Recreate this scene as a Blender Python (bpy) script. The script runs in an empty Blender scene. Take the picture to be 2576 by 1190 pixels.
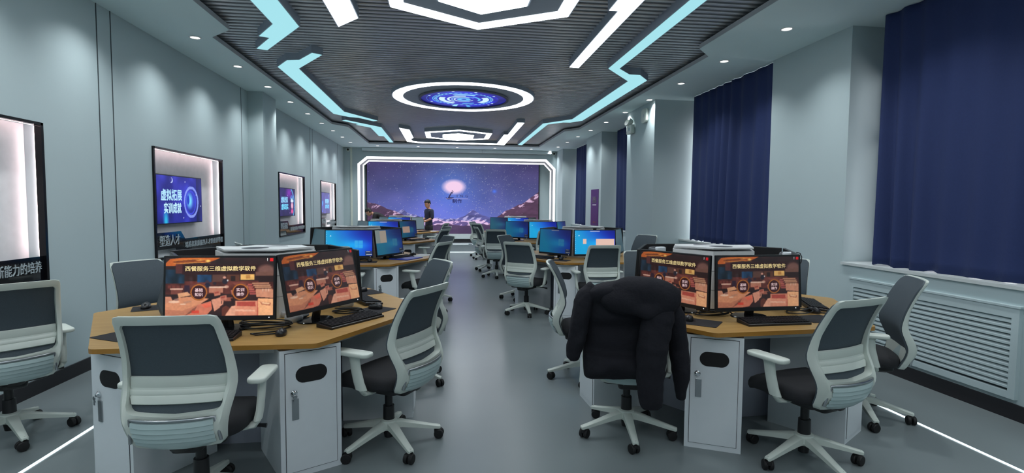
import bpy, bmesh, math, random
import numpy as np
from mathutils import Vector, Matrix
random.seed(7)
rng = np.random.default_rng(7)
PI = math.pi
C = bpy.context.scene.collection
scene = bpy.context.scene

# ------------------------------------------------------------------ camera, world, exposure
def make_camera():
    yaw, pitch, roll = math.radians(7.3716), math.radians(-3.29786), math.radians(0.44395)
    f = Vector((math.sin(yaw)*math.cos(pitch), math.cos(yaw)*math.cos(pitch), math.sin(pitch)))
    r = Vector((math.cos(yaw), -math.sin(yaw), 0.0)); u = r.cross(f)
    r2 = r*math.cos(roll) + u*math.sin(roll); u2 = -r*math.sin(roll) + u*math.cos(roll)
    cd = bpy.data.cameras.new('camera'); cam = bpy.data.objects.new('camera', cd); C.objects.link(cam)
    cd.sensor_fit = 'HORIZONTAL'; cd.sensor_width = 36.0; cd.lens = 36.0*1320.0/2576.0
    cd.clip_start = 0.05; cd.clip_end = 200
    m = Matrix.Identity(4)
    for i, v in enumerate((r2, u2, -f)):
        for k in range(3): m[k][i] = v[k]
    m.translation = (0, 0, 1.5)
    cam.matrix_world = m
    scene.camera = cam
make_camera()
w = bpy.data.worlds.new('daylight'); scene.world = w; w.use_nodes = True
bg = w.node_tree.nodes['Background']; bg.inputs[0].default_value = (0.95, 0.97, 1.0, 1); bg.inputs[1].default_value = 4.5
scene.view_settings.view_transform = 'Standard'; scene.view_settings.look = 'None'
scene.view_settings.exposure = 0.30; scene.view_settings.gamma = 1.0
scene.view_settings.use_curve_mapping = False
scene.cycles.use_denoising = True
scene.cycles.use_adaptive_sampling = True; scene.cycles.adaptive_threshold = .015
scene.cycles.max_bounces = 7; scene.cycles.diffuse_bounces = 4; scene.cycles.glossy_bounces = 3
scene.cycles.sample_clamp_indirect = 4.0
scene.cycles.caustics_reflective = False; scene.cycles.caustics_refractive = False
DOWNLIGHT_W = 52.0          # each recessed ceiling downlight
PANEL_WHITE = 5.5; PANEL_CYAN = 0.76

# ------------------------------------------------------------------ materials
def lin(c):
    return tuple((x/12.92 if x <= .04045 else ((x+.055)/1.055)**2.4) for x in (v/255.0 for v in c))
MATS = {}
def mat(name, rgb=(200, 200, 200), rough=.5, metal=0.0, emit=0.0, ergb=None, spec=.5, noise=.04, nscale=14.0, bump=0.0, bscale=120.0, coat=0.0, trans=0.0, alpha=1.0):
    if name in MATS: return MATS[name]
    m = bpy.data.materials.new(name); m.use_nodes = True; nt = m.node_tree; N = nt.nodes; L = nt.links
    b = N['Principled BSDF']
    col = lin(rgb)
    b.inputs['Roughness'].default_value = rough; b.inputs['Metallic'].default_value = metal
    b.inputs['Specular IOR Level'].default_value = spec
    b.inputs['Coat Weight'].default_value = coat
    b.inputs['Transmission Weight'].default_value = trans
    if noise > 0 and emit == 0:
        tc = N.new('ShaderNodeTexCoord'); nz = N.new('ShaderNodeTexNoise'); nz.inputs['Scale'].default_value = nscale; nz.inputs['Detail'].default_value = 3
        L.new(tc.outputs['Object'], nz.inputs['Vector'])
        mx = N.new('ShaderNodeMix'); mx.data_type = 'RGBA'
        mx.inputs['A'].default_value = tuple(max(0, c*(1-noise*2)) for c in col)+(1,)
        mx.inputs['B'].default_value = tuple(min(1, c*(1+noise*2)) for c in col)+(1,)
        L.new(nz.outputs['Fac'], mx.inputs['Factor']); L.new(mx.outputs['Result'], b.inputs['Base Color'])
        if bump > 0:
            n2 = N.new('ShaderNodeTexNoise'); n2.inputs['Scale'].default_value = bscale; n2.inputs['Detail'].default_value = 2
            L.new(tc.outputs['Object'], n2.inputs['Vector'])
            bp = N.new('ShaderNodeBump'); bp.inputs['Strength'].default_value = bump; bp.inputs['Distance'].default_value = .01
            L.new(n2.outputs['Fac'], bp.inputs['Height']); L.new(bp.outputs['Normal'], b.inputs['Normal'])
    else:
        b.inputs['Base Color'].default_value = col+(1,)
    if emit > 0:
        e = lin(ergb) if ergb else col
        b.inputs['Emission Color'].default_value = e+(1,); b.inputs['Emission Strength'].default_value = emit
        b.inputs['Base Color'].default_value = (0.02, 0.02, 0.02, 1)
    MATS[name] = m
    return m

def wood_mat():
    m = bpy.data.materials.new('desk_wood'); m.use_nodes = True; nt = m.node_tree; N = nt.nodes; L = nt.links
    b = N['Principled BSDF']; b.inputs['Roughness'].default_value = .42
    tc = N.new('ShaderNodeTexCoord'); mp = N.new('ShaderNodeMapping'); mp.inputs['Scale'].default_value = (1.2, 14, 14)
    nz = N.new('ShaderNodeTexNoise'); nz.inputs['Scale'].default_value = 4; nz.inputs['Detail'].default_value = 5; nz.inputs['Distortion'].default_value = .6
    cr = N.new('ShaderNodeValToRGB')
    cr.color_ramp.elements[0].position = .3; cr.color_ramp.elements[0].color = lin((158, 121, 64))+(1,)
    cr.color_ramp.elements[1].position = .75; cr.color_ramp.elements[1].color = lin((178, 143, 84))+(1,)
    L.new(tc.outputs['Object'], mp.inputs['Vector']); L.new(mp.outputs['Vector'], nz.inputs['Vector'])
    L.new(nz.outputs['Fac'], cr.inputs['Fac']); L.new(cr.outputs['Color'], b.inputs['Base Color'])
    return m

def floor_mat():
    m = bpy.data.materials.new('grey_resin_floor'); m.use_nodes = True; nt = m.node_tree; N = nt.nodes; L = nt.links
    b = N['Principled BSDF']
    tc = N.new('ShaderNodeTexCoord')
    nz = N.new('ShaderNodeTexNoise'); nz.inputs['Scale'].default_value = 1.3; nz.inputs['Detail'].default_value = 6
    cr = N.new('ShaderNodeValToRGB')
    cr.color_ramp.elements[0].position = .3; cr.color_ramp.elements[0].color = lin((116, 125, 127))+(1,)
    cr.color_ramp.elements[1].position = .7; cr.color_ramp.elements[1].color = lin((120, 129, 131))+(1,)
    L.new(tc.outputs['Object'], nz.inputs['Vector']); L.new(nz.outputs['Fac'], cr.inputs['Fac']); L.new(cr.outputs['Color'], b.inputs['Base Color'])
    n2 = N.new('ShaderNodeTexNoise'); n2.inputs['Scale'].default_value = 5; n2.inputs['Detail'].default_value = 4
    mr = N.new('ShaderNodeMapRange'); mr.inputs['To Min'].default_value = .27; mr.inputs['To Max'].default_value = .29
    L.new(tc.outputs['Object'], n2.inputs['Vector']); L.new(n2.outputs['Fac'], mr.inputs['Value']); L.new(mr.outputs['Result'], b.inputs['Roughness'])
    b.inputs['Specular IOR Level'].default_value = .45
    return m

def screen_mat():
    m = bpy.data.materials.new('lit_screen'); m.use_nodes = True; nt = m.node_tree; N = nt.nodes; L = nt.links
    b = N['Principled BSDF']; b.inputs['Base Color'].default_value = (.012, .012, .014, 1); b.inputs['Roughness'].default_value = .28
    a = N.new('ShaderNodeAttribute'); a.attribute_name = 'Col'
    L.new(a.outputs['Color'], b.inputs['Emission Color']); b.inputs['Emission Strength'].default_value = 0.80
    return m

WOOD = wood_mat(); FLOOR = floor_mat(); SCREEN = screen_mat()
WALL = mat('wall_paint', (180, 196, 199), .75, noise=.012, nscale=2.0, bump=.05, bscale=300)  # tint includes the cyan cast of the ceiling light panels
CEIL = mat('soffit_paint', (224, 244, 247), .8, noise=.012, nscale=2.0)  # cyan light from the panels is mixed into this paint colour
EDGE = mat('desk_edge_band', (164, 116, 46), .45, noise=.05, nscale=30)
STEEL = mat('white_powder_steel', (220, 226, 230), .42, noise=.015)
PANELIN = mat('inner_steel_panel', (168, 172, 186), .5, noise=.015)
WHITEP = mat('white_plastic', (206, 214, 206), .42, noise=.015)
RIBP = mat('pale_translucent_plastic', (176, 196, 196), .3, noise=.02)
CHROME = mat('chrome', (215, 218, 222), .12, metal=1, noise=0)
SILVER = mat('satin_silver', (170, 174, 178), .3, metal=1, noise=.02)
BLACKP = mat('black_plastic', (24, 24, 27), .38, noise=.03)
BLACKM = mat('black_matte', (16, 16, 18), .65, noise=.05)
PADM = mat('mouse_pad_cloth', (22, 21, 26), .85, noise=.05, bump=.1)
MESHM = mat('charcoal_mesh', (66, 77, 85), .7, noise=.08, nscale=160, bump=.25, bscale=420)
SEATM = mat('black_seat_fabric', (30, 31, 35), .85, noise=.08, nscale=120, bump=.2, bscale=400)
DARKC = mat('dark_ceiling_deck', (20, 22, 25), .8, noise=.03)
SLATM = mat('gunmetal_slat', (206, 209, 214), .27, metal=.4, noise=.03, nscale=6)
BOXM = mat('dark_grey_light_box', (168, 179, 193), .55, noise=.02)
LIPM = mat('grey_soffit_edge', (205, 210, 214), .6, noise=.02)
SKIRT = mat('black_baseboard', (30, 29, 34), .5, noise=.03)
NAVY = mat('navy_curtain_cloth', (30, 46, 92), .85, noise=.06, nscale=60, bump=.15, bscale=500)
JACK = mat('black_jacket_nylon', (33, 33, 39), .88, spec=.22, noise=.10, nscale=18, bump=.35, bscale=45)
EW = mat('white_light_diffuser', (245, 248, 252), emit=PANEL_WHITE, ergb=(245, 249, 255))
ECEN = mat('bright_light_diffuser', (245, 250, 252), emit=8.0, ergb=(242, 252, 255))
EC = mat('cyan_light_diffuser', (160, 228, 238), emit=PANEL_CYAN, ergb=(168, 232, 242))
ELED = mat('white_led_strip', (255, 255, 255), emit=2.2, ergb=(252, 250, 255))
EFLOOR = mat('floor_led_strip', (230, 250, 255), emit=2.0, ergb=(225, 248, 255))
EWARM = mat('pinkish_led_strip', (255, 225, 230), emit=9.0, ergb=(255, 226, 228))
EDL = mat('downlight_lens', (255, 255, 255), emit=3.0, ergb=(255, 253, 250))
GLASS = mat('window_glass', (240, 248, 250), .02, trans=1.0, noise=0)

# ------------------------------------------------------------------ geometry helpers
class G:
    """collects shapes and links them as one mesh object"""
    def __init__(s): s.v = []; s.f = []; s.mi = []; s.m = 0
    def add(s, vs, fs):
        o = len(s.v); s.v += [tuple(p) for p in vs]
        for f in fs: s.f.append(tuple(i+o for i in f)); s.mi.append(s.m)
        return s
    def box(s, c, d, rz=0.0, M=None):
        x, y, z = d[0]/2, d[1]/2, d[2]/2
        vs = [Vector(p) for p in ((-x,-y,-z),(x,-y,-z),(x,y,-z),(-x,y,-z),(-x,-y,z),(x,-y,z),(x,y,z),(-x,y,z))]
        R = Matrix.Rotation(rz, 3, 'Z') if M is None else M
        vs = [R @ p + Vector(c) for p in vs]
        return s.add(vs, [(0,3,2,1),(4,5,6,7),(0,1,5,4),(1,2,6,5),(2,3,7,6),(3,0,4,7)])
    def bb(s, x0, x1, y0, y1, z0, z1):
        return s.box(((x0+x1)/2, (y0+y1)/2, (z0+z1)/2), (abs(x1-x0), abs(y1-y0), abs(z1-z0)))
    def prism(s, poly, z0, z1, cap0=True, cap1=True):
        a = sum(poly[i][0]*poly[(i+1) % len(poly)][1]-poly[(i+1) % len(poly)][0]*poly[i][1] for i in range(len(poly)))
        if a < 0: poly = poly[::-1]
        n = len(poly); vs = [(x, y, z0) for x, y in poly]+[(x, y, z1) for x, y in poly]
        fs = [(i, (i+1) % n, n+(i+1) % n, n+i) for i in range(n)]
        if cap0: fs.append(tuple(range(n))[::-1])
        if cap1: fs.append(tuple(range(n, 2*n)))
        return s.add(vs, fs)
    def face(s, pts): return s.add(pts, [tuple(range(len(pts)))])
    def rbox(s, c, d, r, rz=0.0, n=3, M=None):
        # box with rounded vertical edges and softened top/bottom
        x, y, z = d[0]/2, d[1]/2, d[2]/2; r = min(r, x*.98, y*.98); e = min(r*.5, z*.6)
        loops = []
        for (ins, zz) in ((e, -z), (e*.3, -z+e*.3), (0, -z+e), (0, z-e), (e*.3, z-e*.3), (e, z)):
            loop = []
            for cx, cy, a0 in ((x-r, y-r, 0), (-x+r, y-r, PI/2), (-x+r, -y+r, PI), (x-r, -y+r, 1.5*PI)):
                for k in range(n+1):
                    a = a0+k/n*PI/2; rr = max(r-ins, .0002)
                    loop.append((cx+rr*math.cos(a), cy+rr*math.sin(a), zz))
            loops.append(loop)
        R = Matrix.Rotation(rz, 3, 'Z') if M is None else M
        return s.loft([[R @ Vector(p)+Vector(c) for p in l] for l in loops])
    def loft(s, loops, cap=True, closed=True):
        n = len(loops[0]); vs = [p for l in loops for p in l]; fs = []
        for k in range(len(loops)-1):
            for i in range(n if closed else n-1):
                j = (i+1) % n; fs.append((k*n+i, k*n+j, (k+1)*n+j, (k+1)*n+i))
        if cap: fs.append(tuple(range(n))[::-1]); fs.append(tuple(range((len(loops)-1)*n, len(loops)*n)))
        return s.add(vs, fs)
    def lathe(s, prof, n=20, c=(0, 0, 0), M=None, cap=True):
        R = M or Matrix.Identity(3)
        loops = [[R @ Vector((r*math.cos(2*PI*i/n), r*math.sin(2*PI*i/n), z))+Vector(c) for i in range(n)] for r, z in prof]
        return s.loft(loops, cap)
    def tube(s, path, r, n=8, flat=1.0, cap=True):
        path = [Vector(p) for p in path]; rs = r if isinstance(r, (list, tuple)) else [r]*len(path)
        loops = []; up = Vector((0, 0, 1)); prev = None
        for i, p in enumerate(path):
            t = (path[min(i+1, len(path)-1)]-path[max(i-1, 0)]).normalized()
            if prev is None:
                a = up.cross(t)
                if a.length < 1e-3: a = Vector((1, 0, 0))
                a.normalize()
            else:
                a = prev-t*prev.dot(t); a.normalize()
            prev = a; b = t.cross(a)
            loops.append([p+a*rs[i]*math.cos(2*PI*k/n)+b*rs[i]*flat*math.sin(2*PI*k/n) for k in range(n)])
        return s.loft(loops, cap)
    def ell(s, c, r, n=16, m=10, M=None):
        R = M or Matrix.Identity(3); loops = []
        for j in range(m+1):
            th = -PI/2+PI*j/m; q = max(math.cos(th), .02)
            loops.append([R @ Vector((r[0]*q*math.cos(2*PI*i/n), r[1]*q*math.sin(2*PI*i/n), r[2]*math.sin(th)))+Vector(c) for i in range(n)])
        return s.loft(loops)
    def mesh(s, name, mats, smooth=False, angle=35):
        me = bpy.data.meshes.new(name); me.from_pydata(s.v, [], s.f)
        if not isinstance(mats, (list, tuple)): mats = [mats]
        for m in mats: me.materials.append(m)
        if len(mats) > 1: me.polygons.foreach_set('material_index', s.mi)
        me.update()
        bm = bmesh.new(); bm.from_mesh(me); bmesh.ops.recalc_face_normals(bm, faces=bm.faces[:]) if s.fixn else None
        if smooth:
            for f in bm.faces: f.smooth = True
            for e in bm.edges:
                e.smooth = not (len(e.link_faces) == 2 and e.calc_face_angle(0) > math.radians(angle))
        bm.to_mesh(me); bm.free()
        return me
    fixn = True
    def build(s, name, mats, parent=None, smooth=False, angle=35, loc=None, rot=None):
        return link(name, s.mesh(name, mats, smooth, angle), parent, loc, rot)

def link(name, me, parent=None, loc=None, rot=None):
    o = bpy.data.objects.new(name, me); C.objects.link(o)
    if parent: o.parent = parent
    if loc: o.location = loc
    if rot: o.rotation_euler = rot
    return o
def bake(o):
    """apply modifiers into plain mesh data"""
    dg = bpy.context.evaluated_depsgraph_get(); dg.update()
    me = bpy.data.meshes.new_from_object(o.evaluated_get(dg)); o.modifiers.clear(); old = o.data; o.data = me
    me.name = o.name
    bpy.data.meshes.remove(old)
    return o
def tag(o, label=None, cat=None, group=None, kind=None):
    if label: o['label'] = label
    if cat: o['category'] = cat
    if group: o['group'] = group
    if kind: o['kind'] = kind
    return o
def thing(name, label, cat, loc=(0, 0, 0), rz=0.0, group=None):
    o = bpy.data.objects.new(name, None); C.objects.link(o); o.location = loc; o.rotation_euler = (0, 0, rz)
    o.empty_display_size = .1
    return tag(o, label, cat, group)
def struct(o): o['kind'] = 'structure'; return o
def kids(o): return [c for c in bpy.data.objects if c.parent is o]
KIDS = {}
def family(o):
    if o.name not in KIDS: KIDS[o.name] = [(c, [(g) for g in kids(c)]) for c in kids(o)]
    return KIDS[o.name]
def dup(root, loc, rz, label, group=None):
    r = root.copy(); C.objects.link(r); r.location = loc; r.rotation_euler = (0, 0, rz); r['label'] = label
    if group: r['group'] = group
    for c, gs in family(root):
        d = c.copy(); C.objects.link(d); d.parent = r
        for g in gs:
            e = g.copy(); C.objects.link(e); e.parent = d
    return r

def text_geo(body, size, bold=0.0, sx=1.0, shear=0.0, extrude=0.0, spacing=1.0):
    """outline text as (verts, faces) centred on the origin in the XY plane"""
    cu = bpy.data.curves.new('lettering', 'FONT'); cu.body = body; cu.size = size; cu.offset = bold*size
    cu.align_x = 'CENTER'; cu.align_y = 'CENTER'; cu.resolution_u = 2; cu.extrude = extrude; cu.shear = shear; cu.space_character = spacing
    o = bpy.data.objects.new('lettering', cu); C.objects.link(o)
    dg = bpy.context.evaluated_depsgraph_get(); dg.update()
    me = bpy.data.meshes.new_from_object(o.evaluated_get(dg))
    vs = [(v.co.x*sx, v.co.y, v.co.z) for v in me.vertices]; fs = [tuple(p.vertices) for p in me.polygons]
    bpy.data.objects.remove(o); bpy.data.curves.remove(cu); bpy.data.meshes.remove(me)
    if vs and extrude == 0:
        xs = [v[0] for v in vs]; ys = [v[1] for v in vs]; cx = (min(xs)+max(xs))/2; cy = (min(ys)+max(ys))/2
        vs = [(v[0]-cx, v[1]-cy, v[2]) for v in vs]
    return vs, fs
def fit_text(body, width, bold=0.0, height=None, **k):
    vs, fs = text_geo(body, 1.0, 0.0, **k)
    wd = max(v[0] for v in vs)-min(v[0] for v in vs); ht = max(v[1] for v in vs)-min(v[1] for v in vs)
    kx = width/wd; ky = kx if height is None else height/ht
    V = []; F = []; n = len(vs); e = bold
    for dx, dy in (((0, 0),) if bold == 0 else ((-e, 0), (e, 0), (0, -e), (0, e))):     # heavier strokes by overprinting
        F += [tuple(i+len(V) for i in f) for f in fs]; V += [((v[0]+dx)*kx, (v[1]+dy)*ky, v[2]*kx+(0 if bold == 0 else .00001*len(V)/n)) for v in vs]
    return V, F

# ------------------------------------------------------------------ painted screen pictures (what the screens show)
class Pic:
    def __init__(s, w, h, col): s.w, s.h = w, h; s.a = np.zeros((h+1, w+1, 3)); s.a[:] = col; y, x = np.mgrid[0:h+1, 0:w+1]; s.u = x/w; s.v = y/h; s.asp = w/h
    def poly(s, pts, col, al=1.0):
        ins = np.zeros_like(s.u, bool); n = len(pts)
        for i in range(n):
            x0, y0 = pts[i]; x1, y1 = pts[(i+1) % n]
            if y0 == y1: continue
            c = ((y0 > s.v) != (y1 > s.v)) & (s.u < (x1-x0)*(s.v-y0)/(y1-y0)+x0); ins ^= c
        s.a[ins] = s.a[ins]*(1-al)+np.array(col)*al
    def rect(s, u0, v0, u1, v1, col, al=1.0): s.poly([(u0, v0), (u1, v0), (u1, v1), (u0, v1)], col, al)
    def ell(s, cu, cv, ru, rv, col, al=1.0, soft=0.0):
        d = np.sqrt(((s.u-cu)/ru)**2+((s.v-cv)/rv)**2)
        k = (d < 1).astype(float) if soft == 0 else np.clip((1-d)/soft, 0, 1)
        k = (k*al)[..., None]; s.a = s.a*(1-k)+np.array(col)*k
    def ring(s, cu, cv, ru, rv, wd, col, al=1.0, arc=None):
        d = np.sqrt(((s.u-cu)/ru)**2+((s.v-cv)/rv)**2); k = (np.abs(d-1) < wd)
        if arc is not None:
            t = np.arctan2((s.v-cv)/rv, (s.u-cu)/ru) % (2*PI); k &= ((t-arc[0]) % (2*PI)) < (arc[1]-arc[0])
        k = (k*al)[..., None]; s.a = s.a*(1-k)+np.array(col)*k
    def noise(s, sc, amp, seed=0):
        r = np.random.default_rng(seed); n = vnoise(s.u*sc*s.asp, s.v*sc, r)
        s.a *= (1+amp*(n-.5))[..., None]
def vnoise(x, y, r):
    T = r.random((64, 64)); xi = np.floor(x).astype(int); yi = np.floor(y).astype(int); fx = x-xi; fy = y-yi
    fx = fx*fx*(3-2*fx); fy = fy*fy*(3-2*fy); g = lambda a, b: T[b % 64, a % 64]
    return (g(xi, yi)*(1-fx)+g(xi+1, yi)*fx)*(1-fy)+(g(xi, yi+1)*(1-fx)+g(xi+1, yi+1)*fx)*fy
def srgb2lin(a):
    a = np.clip(a, 0, 255)/255.0
    return np.where(a <= .04045, a/12.92, ((a+.055)/1.055)**2.4)
def pic_mesh(name, pic, W, H, texts=()):
    """flat picture in the XZ plane facing -Y, centred; texts = (verts, faces, cx, cz, rgb) laid 0.6 mm in front"""
    w, h = pic.w, pic.h
    X = (pic.u-.5)*W; Z = (.5-pic.v)*H
    vs = np.stack([X, np.zeros_like(X), Z], -1).reshape(-1, 3); col = srgb2lin(pic.a).reshape(-1, 3)
    i = np.arange(h)[:, None]*(w+1)+np.arange(w)[None, :]
    fs = np.stack([i+w+1, i+w+2, i+1, i], -1).reshape(-1, 4)
    V = [tuple(p) for p in vs]; F = [tuple(q) for q in fs]; Cc = list(map(tuple, col))
    for k, (tv, tf, cx, cz, rgb) in enumerate(texts):
        o = len(V); V += [(x+cx, -.0006-.0001*k, y+cz) for x, y, z in tv]; F += [tuple(j+o for j in f) for f in tf]
        Cc += [lin(rgb)]*len(tv)
    me = bpy.data.meshes.new(name); me.from_pydata(V, [], F); me.materials.append(SCREEN)
    at = me.color_attributes.new('Col', 'FLOAT_COLOR', 'POINT')
    arr = np.ones((len(V), 4), np.float32); arr[:, :3] = np.array(Cc); at.data.foreach_set('color', arr.ravel())
    me.update(); return me
# ------------------------------------------------------------------ room shell
XL, XR, ZC, YF, YB = -3.17, 4.05, 3.33, 17.3, -7.0
ZTOP = 3.56
NICHES = [(2.79, 4.637), (6.235, 8.04), (10.64, 12.51), (14.11, 16.0)]
NZ0, NZ1 = .875, 2.12
def prism_xz(g, poly, y0, y1):
    n = len(poly); vs = [(x, y0, z) for x, z in poly]+[(x, y1, z) for x, z in poly]
    fs = [(i, (i+1) % n, n+(i+1) % n, n+i) for i in range(n)]+[tuple(range(n))[::-1], tuple(range(n, 2*n))]
    return g.add(vs, fs)
def offset_poly(poly, d):
    a = sum(poly[i][0]*poly[(i+1) % len(poly)][1]-poly[(i+1) % len(poly)][0]*poly[i][1] for i in range(len(poly)))
    s = 1 if a > 0 else -1; out = []; n = len(poly)
    for i in range(n):
        p0, p, p1 = (Vector(poly[(i+k) % n]) for k in (-1, 0, 1))
        e0 = (p-p0).normalized(); e1 = (p1-p).normalized()
        n0 = Vector((-e0.y, e0.x))*s; n1 = Vector((-e1.y, e1.x))*s
        b = n0+n1; l = b.length_squared
        out.append(tuple(p+(b*(2*d/l) if l > .2 else n0*d)))
    return out

g = G(); g.bb(XL-.5, XR+.6, YB, 17.75, -.08, 0); struct(g.build('floor', FLOOR))
# left wall with lit display niches
g = G()
g.bb(XL-.42, XL, YB, 17.75, 0, NZ0); g.bb(XL-.42, XL, YB, 17.75, NZ1, ZTOP)
ys = [YB]+[v for n in NICHES for v in n]+[17.75]
for i in range(0, len(ys), 2): g.bb(XL-.42, XL, ys[i], ys[i+1], NZ0, NZ1)
for a, b in NICHES: g.bb(XL-.42, XL-.125, a, b, NZ0, NZ1)
wall_left = struct(g.build('wall_left', WALL))
g = G()
for y in (5.37, 5.577, 8.83, 13.1, 13.33, 16.35): g.bb(XL-.002, XL+.0035, y-.005, y+.005, .115, ZC)
g.build('panel_joint', mat('dark_joint', (52, 62, 66), .7), wall_left)
g = G(); g.bb(XL, -2.93, 9.1, 9.77, 0, ZC); struct(g.build('column', WALL))
g = G()
for a, b in ((YB, 9.1), (9.77, 17.0)): g.bb(XL, XL+.014, a, b, 0, .115)
g.bb(-2.93, -2.916, 9.1, 9.77, 0, .115); g.bb(XL, -2.93, 9.086, 9.1, 0, .115)
struct(g.build('baseboard_left', SKIRT))
# window wall: spandrel, piers, lintel
PIERS = [(4.88, 6.16, 4.05), (8.64, 9.99, 3.55), (12.5, 13.87, 3.80), (16.4, 17.3, 3.72)]
WINS = [(-5.2, -1.2), (2.2, 4.88), (6.16, 8.64), (9.99, 12.5), (13.87, 16.4)]  # first window is unseen, added behind the camera to light camera-facing surfaces
g = G()
g.bb(XR, XR+.55, YB, 17.75, 0, .935); g.bb(XR, XR+.55, YB, -5.2, .935, ZTOP); g.bb(XR, XR+.55, -1.2, 2.2, .935, ZTOP)
for a, b in WINS: g.bb(XR+.40, XR+.55, a, b, 2.9, ZTOP)
for a, b, x in PIERS:
    if x < XR: g.bb(x, XR, a, b, 0, ZC)
    g.bb(XR, XR+.55, a, b, .935, ZTOP)
wall_right = struct(g.build('wall_right', WALL))
g = G()
g.bb(XR-.014, XR, YB, 8.64, 0, .115); g.bb(XR-.014, XR, 9.99, 12.5, 0, .115); g.bb(XR-.014, XR, 13.87, 16.4, 0, .115)
for a, b, x in PIERS[1:]:
    g.bb(x-.014, x, a, min(b, 17.0), 0, .115); g.bb(x, XR, a-.014, a, 0, .115)
struct(g.build('baseboard_right', SKIRT))
def glass_mat():
    m = GLASS; nt = m.node_tree; N = nt.nodes; L = nt.links
    for n in list(N): N.remove(n)
    o = N.new('ShaderNodeOutputMaterial'); t = N.new('ShaderNodeBsdfTransparent'); gl = N.new('ShaderNodeBsdfGlossy'); gl.inputs['Roughness'].default_value = .02
    fr = N.new('ShaderNodeFresnel'); fr.inputs['IOR'].default_value = 1.45; mx = N.new('ShaderNodeMixShader')
    L.new(fr.outputs[0], mx.inputs[0]); L.new(t.outputs[0], mx.inputs[1]); L.new(gl.outputs[0], mx.inputs[2]); L.new(mx.outputs[0], o.inputs[0])
glass_mat()
for i, (a, b) in enumerate(WINS):
    g = G(); x0, x1 = 4.49, 4.54
    g.bb(x0, x1, a, a+.06, .935, 2.9); g.bb(x0, x1, b-.06, b, .935, 2.9); g.bb(x0, x1, a, b, .935, 1.0); g.bb(x0, x1, a, b, 2.84, 2.9)
    g.bb(x0, x1, (a+b)/2-.04, (a+b)/2+.04, 1.0, 2.84); g.bb(x0, x1, a, b, 2.2, 2.26)
    wn = struct(g.build('window_%d' % (i+1), mat('white_window_frame', (225, 228, 228), .4)))
    g = G(); g.face([(4.515, a+.05, .98), (4.515, b-.05, .98), (4.515, b-.05, 2.85), (4.515, a+.05, 2.85)]); g.build('window_pane', GLASS, wn)
    g = G(); g.bb(4.025, 4.49, a+.002, b-.002, .935, .96)
    struct(g.build('trim_%d' % (i+1), mat('pale_sill', (200, 206, 206), .4)))
# far wall, portal and stage
OUT = [(-2.737, .27), (-2.737, 2.813), (-2.458, 3.051), (3.366, 3.067), (3.68, 2.756), (3.68, .27)]
g = G()
prism_xz(g, [(XL, .27), (XL, ZTOP), (XR, ZTOP), (XR, .27)]+OUT[::-1], YF, YF+.06)
g.bb(XL, XR, 17.68, 17.75, 0, ZTOP)
wall_back = struct(g.build('wall_back', WALL))
g = G()
for x in (-2.93, 3.86): g.bb(x-.03, x+.03, YF-.02, YF, .27, ZC)
g.build('pilaster_strip', mat('pale_cream_trim', (214, 220, 208), .6), wall_back)
g = G(); g.bb(XL, XR, YB-.1, YB, 0, ZTOP); struct(g.build('wall_front', WALL))
g = G(); g.bb(XL, 3.72, 17.02, 17.68, 0, .27); stage = struct(g.build('trim_9', mat('stage_riser', (150, 158, 162), .4)))
def band(o, wd):  # inner outline of an open portal band
    cx, cz = .47, 1.5
    res = []
    for (x, z) in o:
        res.append((x+wd if x < cx else x-wd, z if z < .3 else (z-wd if z > 3 else z-wd*.45)))
    # points 2,3 (top corners) shift along the chamfer
    res[2] = (o[2][0]+wd*.45, o[2][1]-wd); res[3] = (o[3][0]-wd*.45, o[3][1]-wd)
    return res
OIN = band(OUT, .078)
IN = [(-2.608, .27), (-2.608, 2.797), (-2.43, 2.947), (3.348, 2.949), (3.583, 2.705), (3.583, .27)]
IIN = band(IN, .036); IIN[2] = (IN[2][0]+.016, IN[2][1]-.036); IIN[3] = (IN[3][0]-.016, IN[3][1]-.036)
portal = thing('lit_portal_frame', 'white LED-edged portal frame with clipped corners around the starry video wall', 'portal', (0, 0, 0))
def strip(A, ya, B, yb, m, name, parent, th=.0):
    g = G()
    for i in range(len(A)-1):
        g.face([(A[i][0], ya, A[i][1]), (A[i+1][0], ya, A[i+1][1]), (B[i+1][0], yb, B[i+1][1]), (B[i][0], yb, B[i][1])])
    return g.build(name, m, parent)
strip(OUT, YF-.012, OIN, YF-.012, ELED, 'outer_light_band', portal)
strip(OUT, YF-.012, OUT, YF, mat('portal_rim', (200, 205, 208), .5), 'rim', portal)
strip(OIN, YF-.012, IN, 17.55, mat('portal_reveal', (164, 168, 172), .5), 'reveal', portal)
strip(IN, 17.55, IIN, 17.55, ELED, 'inner_light_band', portal)
strip(IIN, 17.55, IIN, 17.68, WALL, 'inner_return', portal)
g = G(); g.bb(-2.5, 3.2, 17.52, 17.62, .40, .566); vb = g.build('video_wall_plinth', mat('plinth_white', (205, 214, 214), .5))
tag(vb, 'long white plinth under the starry video wall', 'plinth')
g = G(); g.bb(-2.5, 3.2, 17.54, 17.62, .27, .40); g.build('kick_board', SKIRT, vb)
for nm, z, y, lb in (('stage_light_strip', .262, 17.015, 'bright dashed LED strip along the top edge of the low stage'), ('stage_light_strip', .006, 17.012, 'white LED line on the floor at the foot of the low stage')):
    g = G()
    xs = np.arange(-2.2, 3.6, .62) if z > .1 else np.arange(-2.3, 3.6, 1.2)
    for x in xs: g.bb(x, x+(.5 if z > .1 else 1.16), y-.006, y+.004, z-.006, z+.006)
    tag(g.build(nm, EFLOOR), lb, 'light strip')
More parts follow.
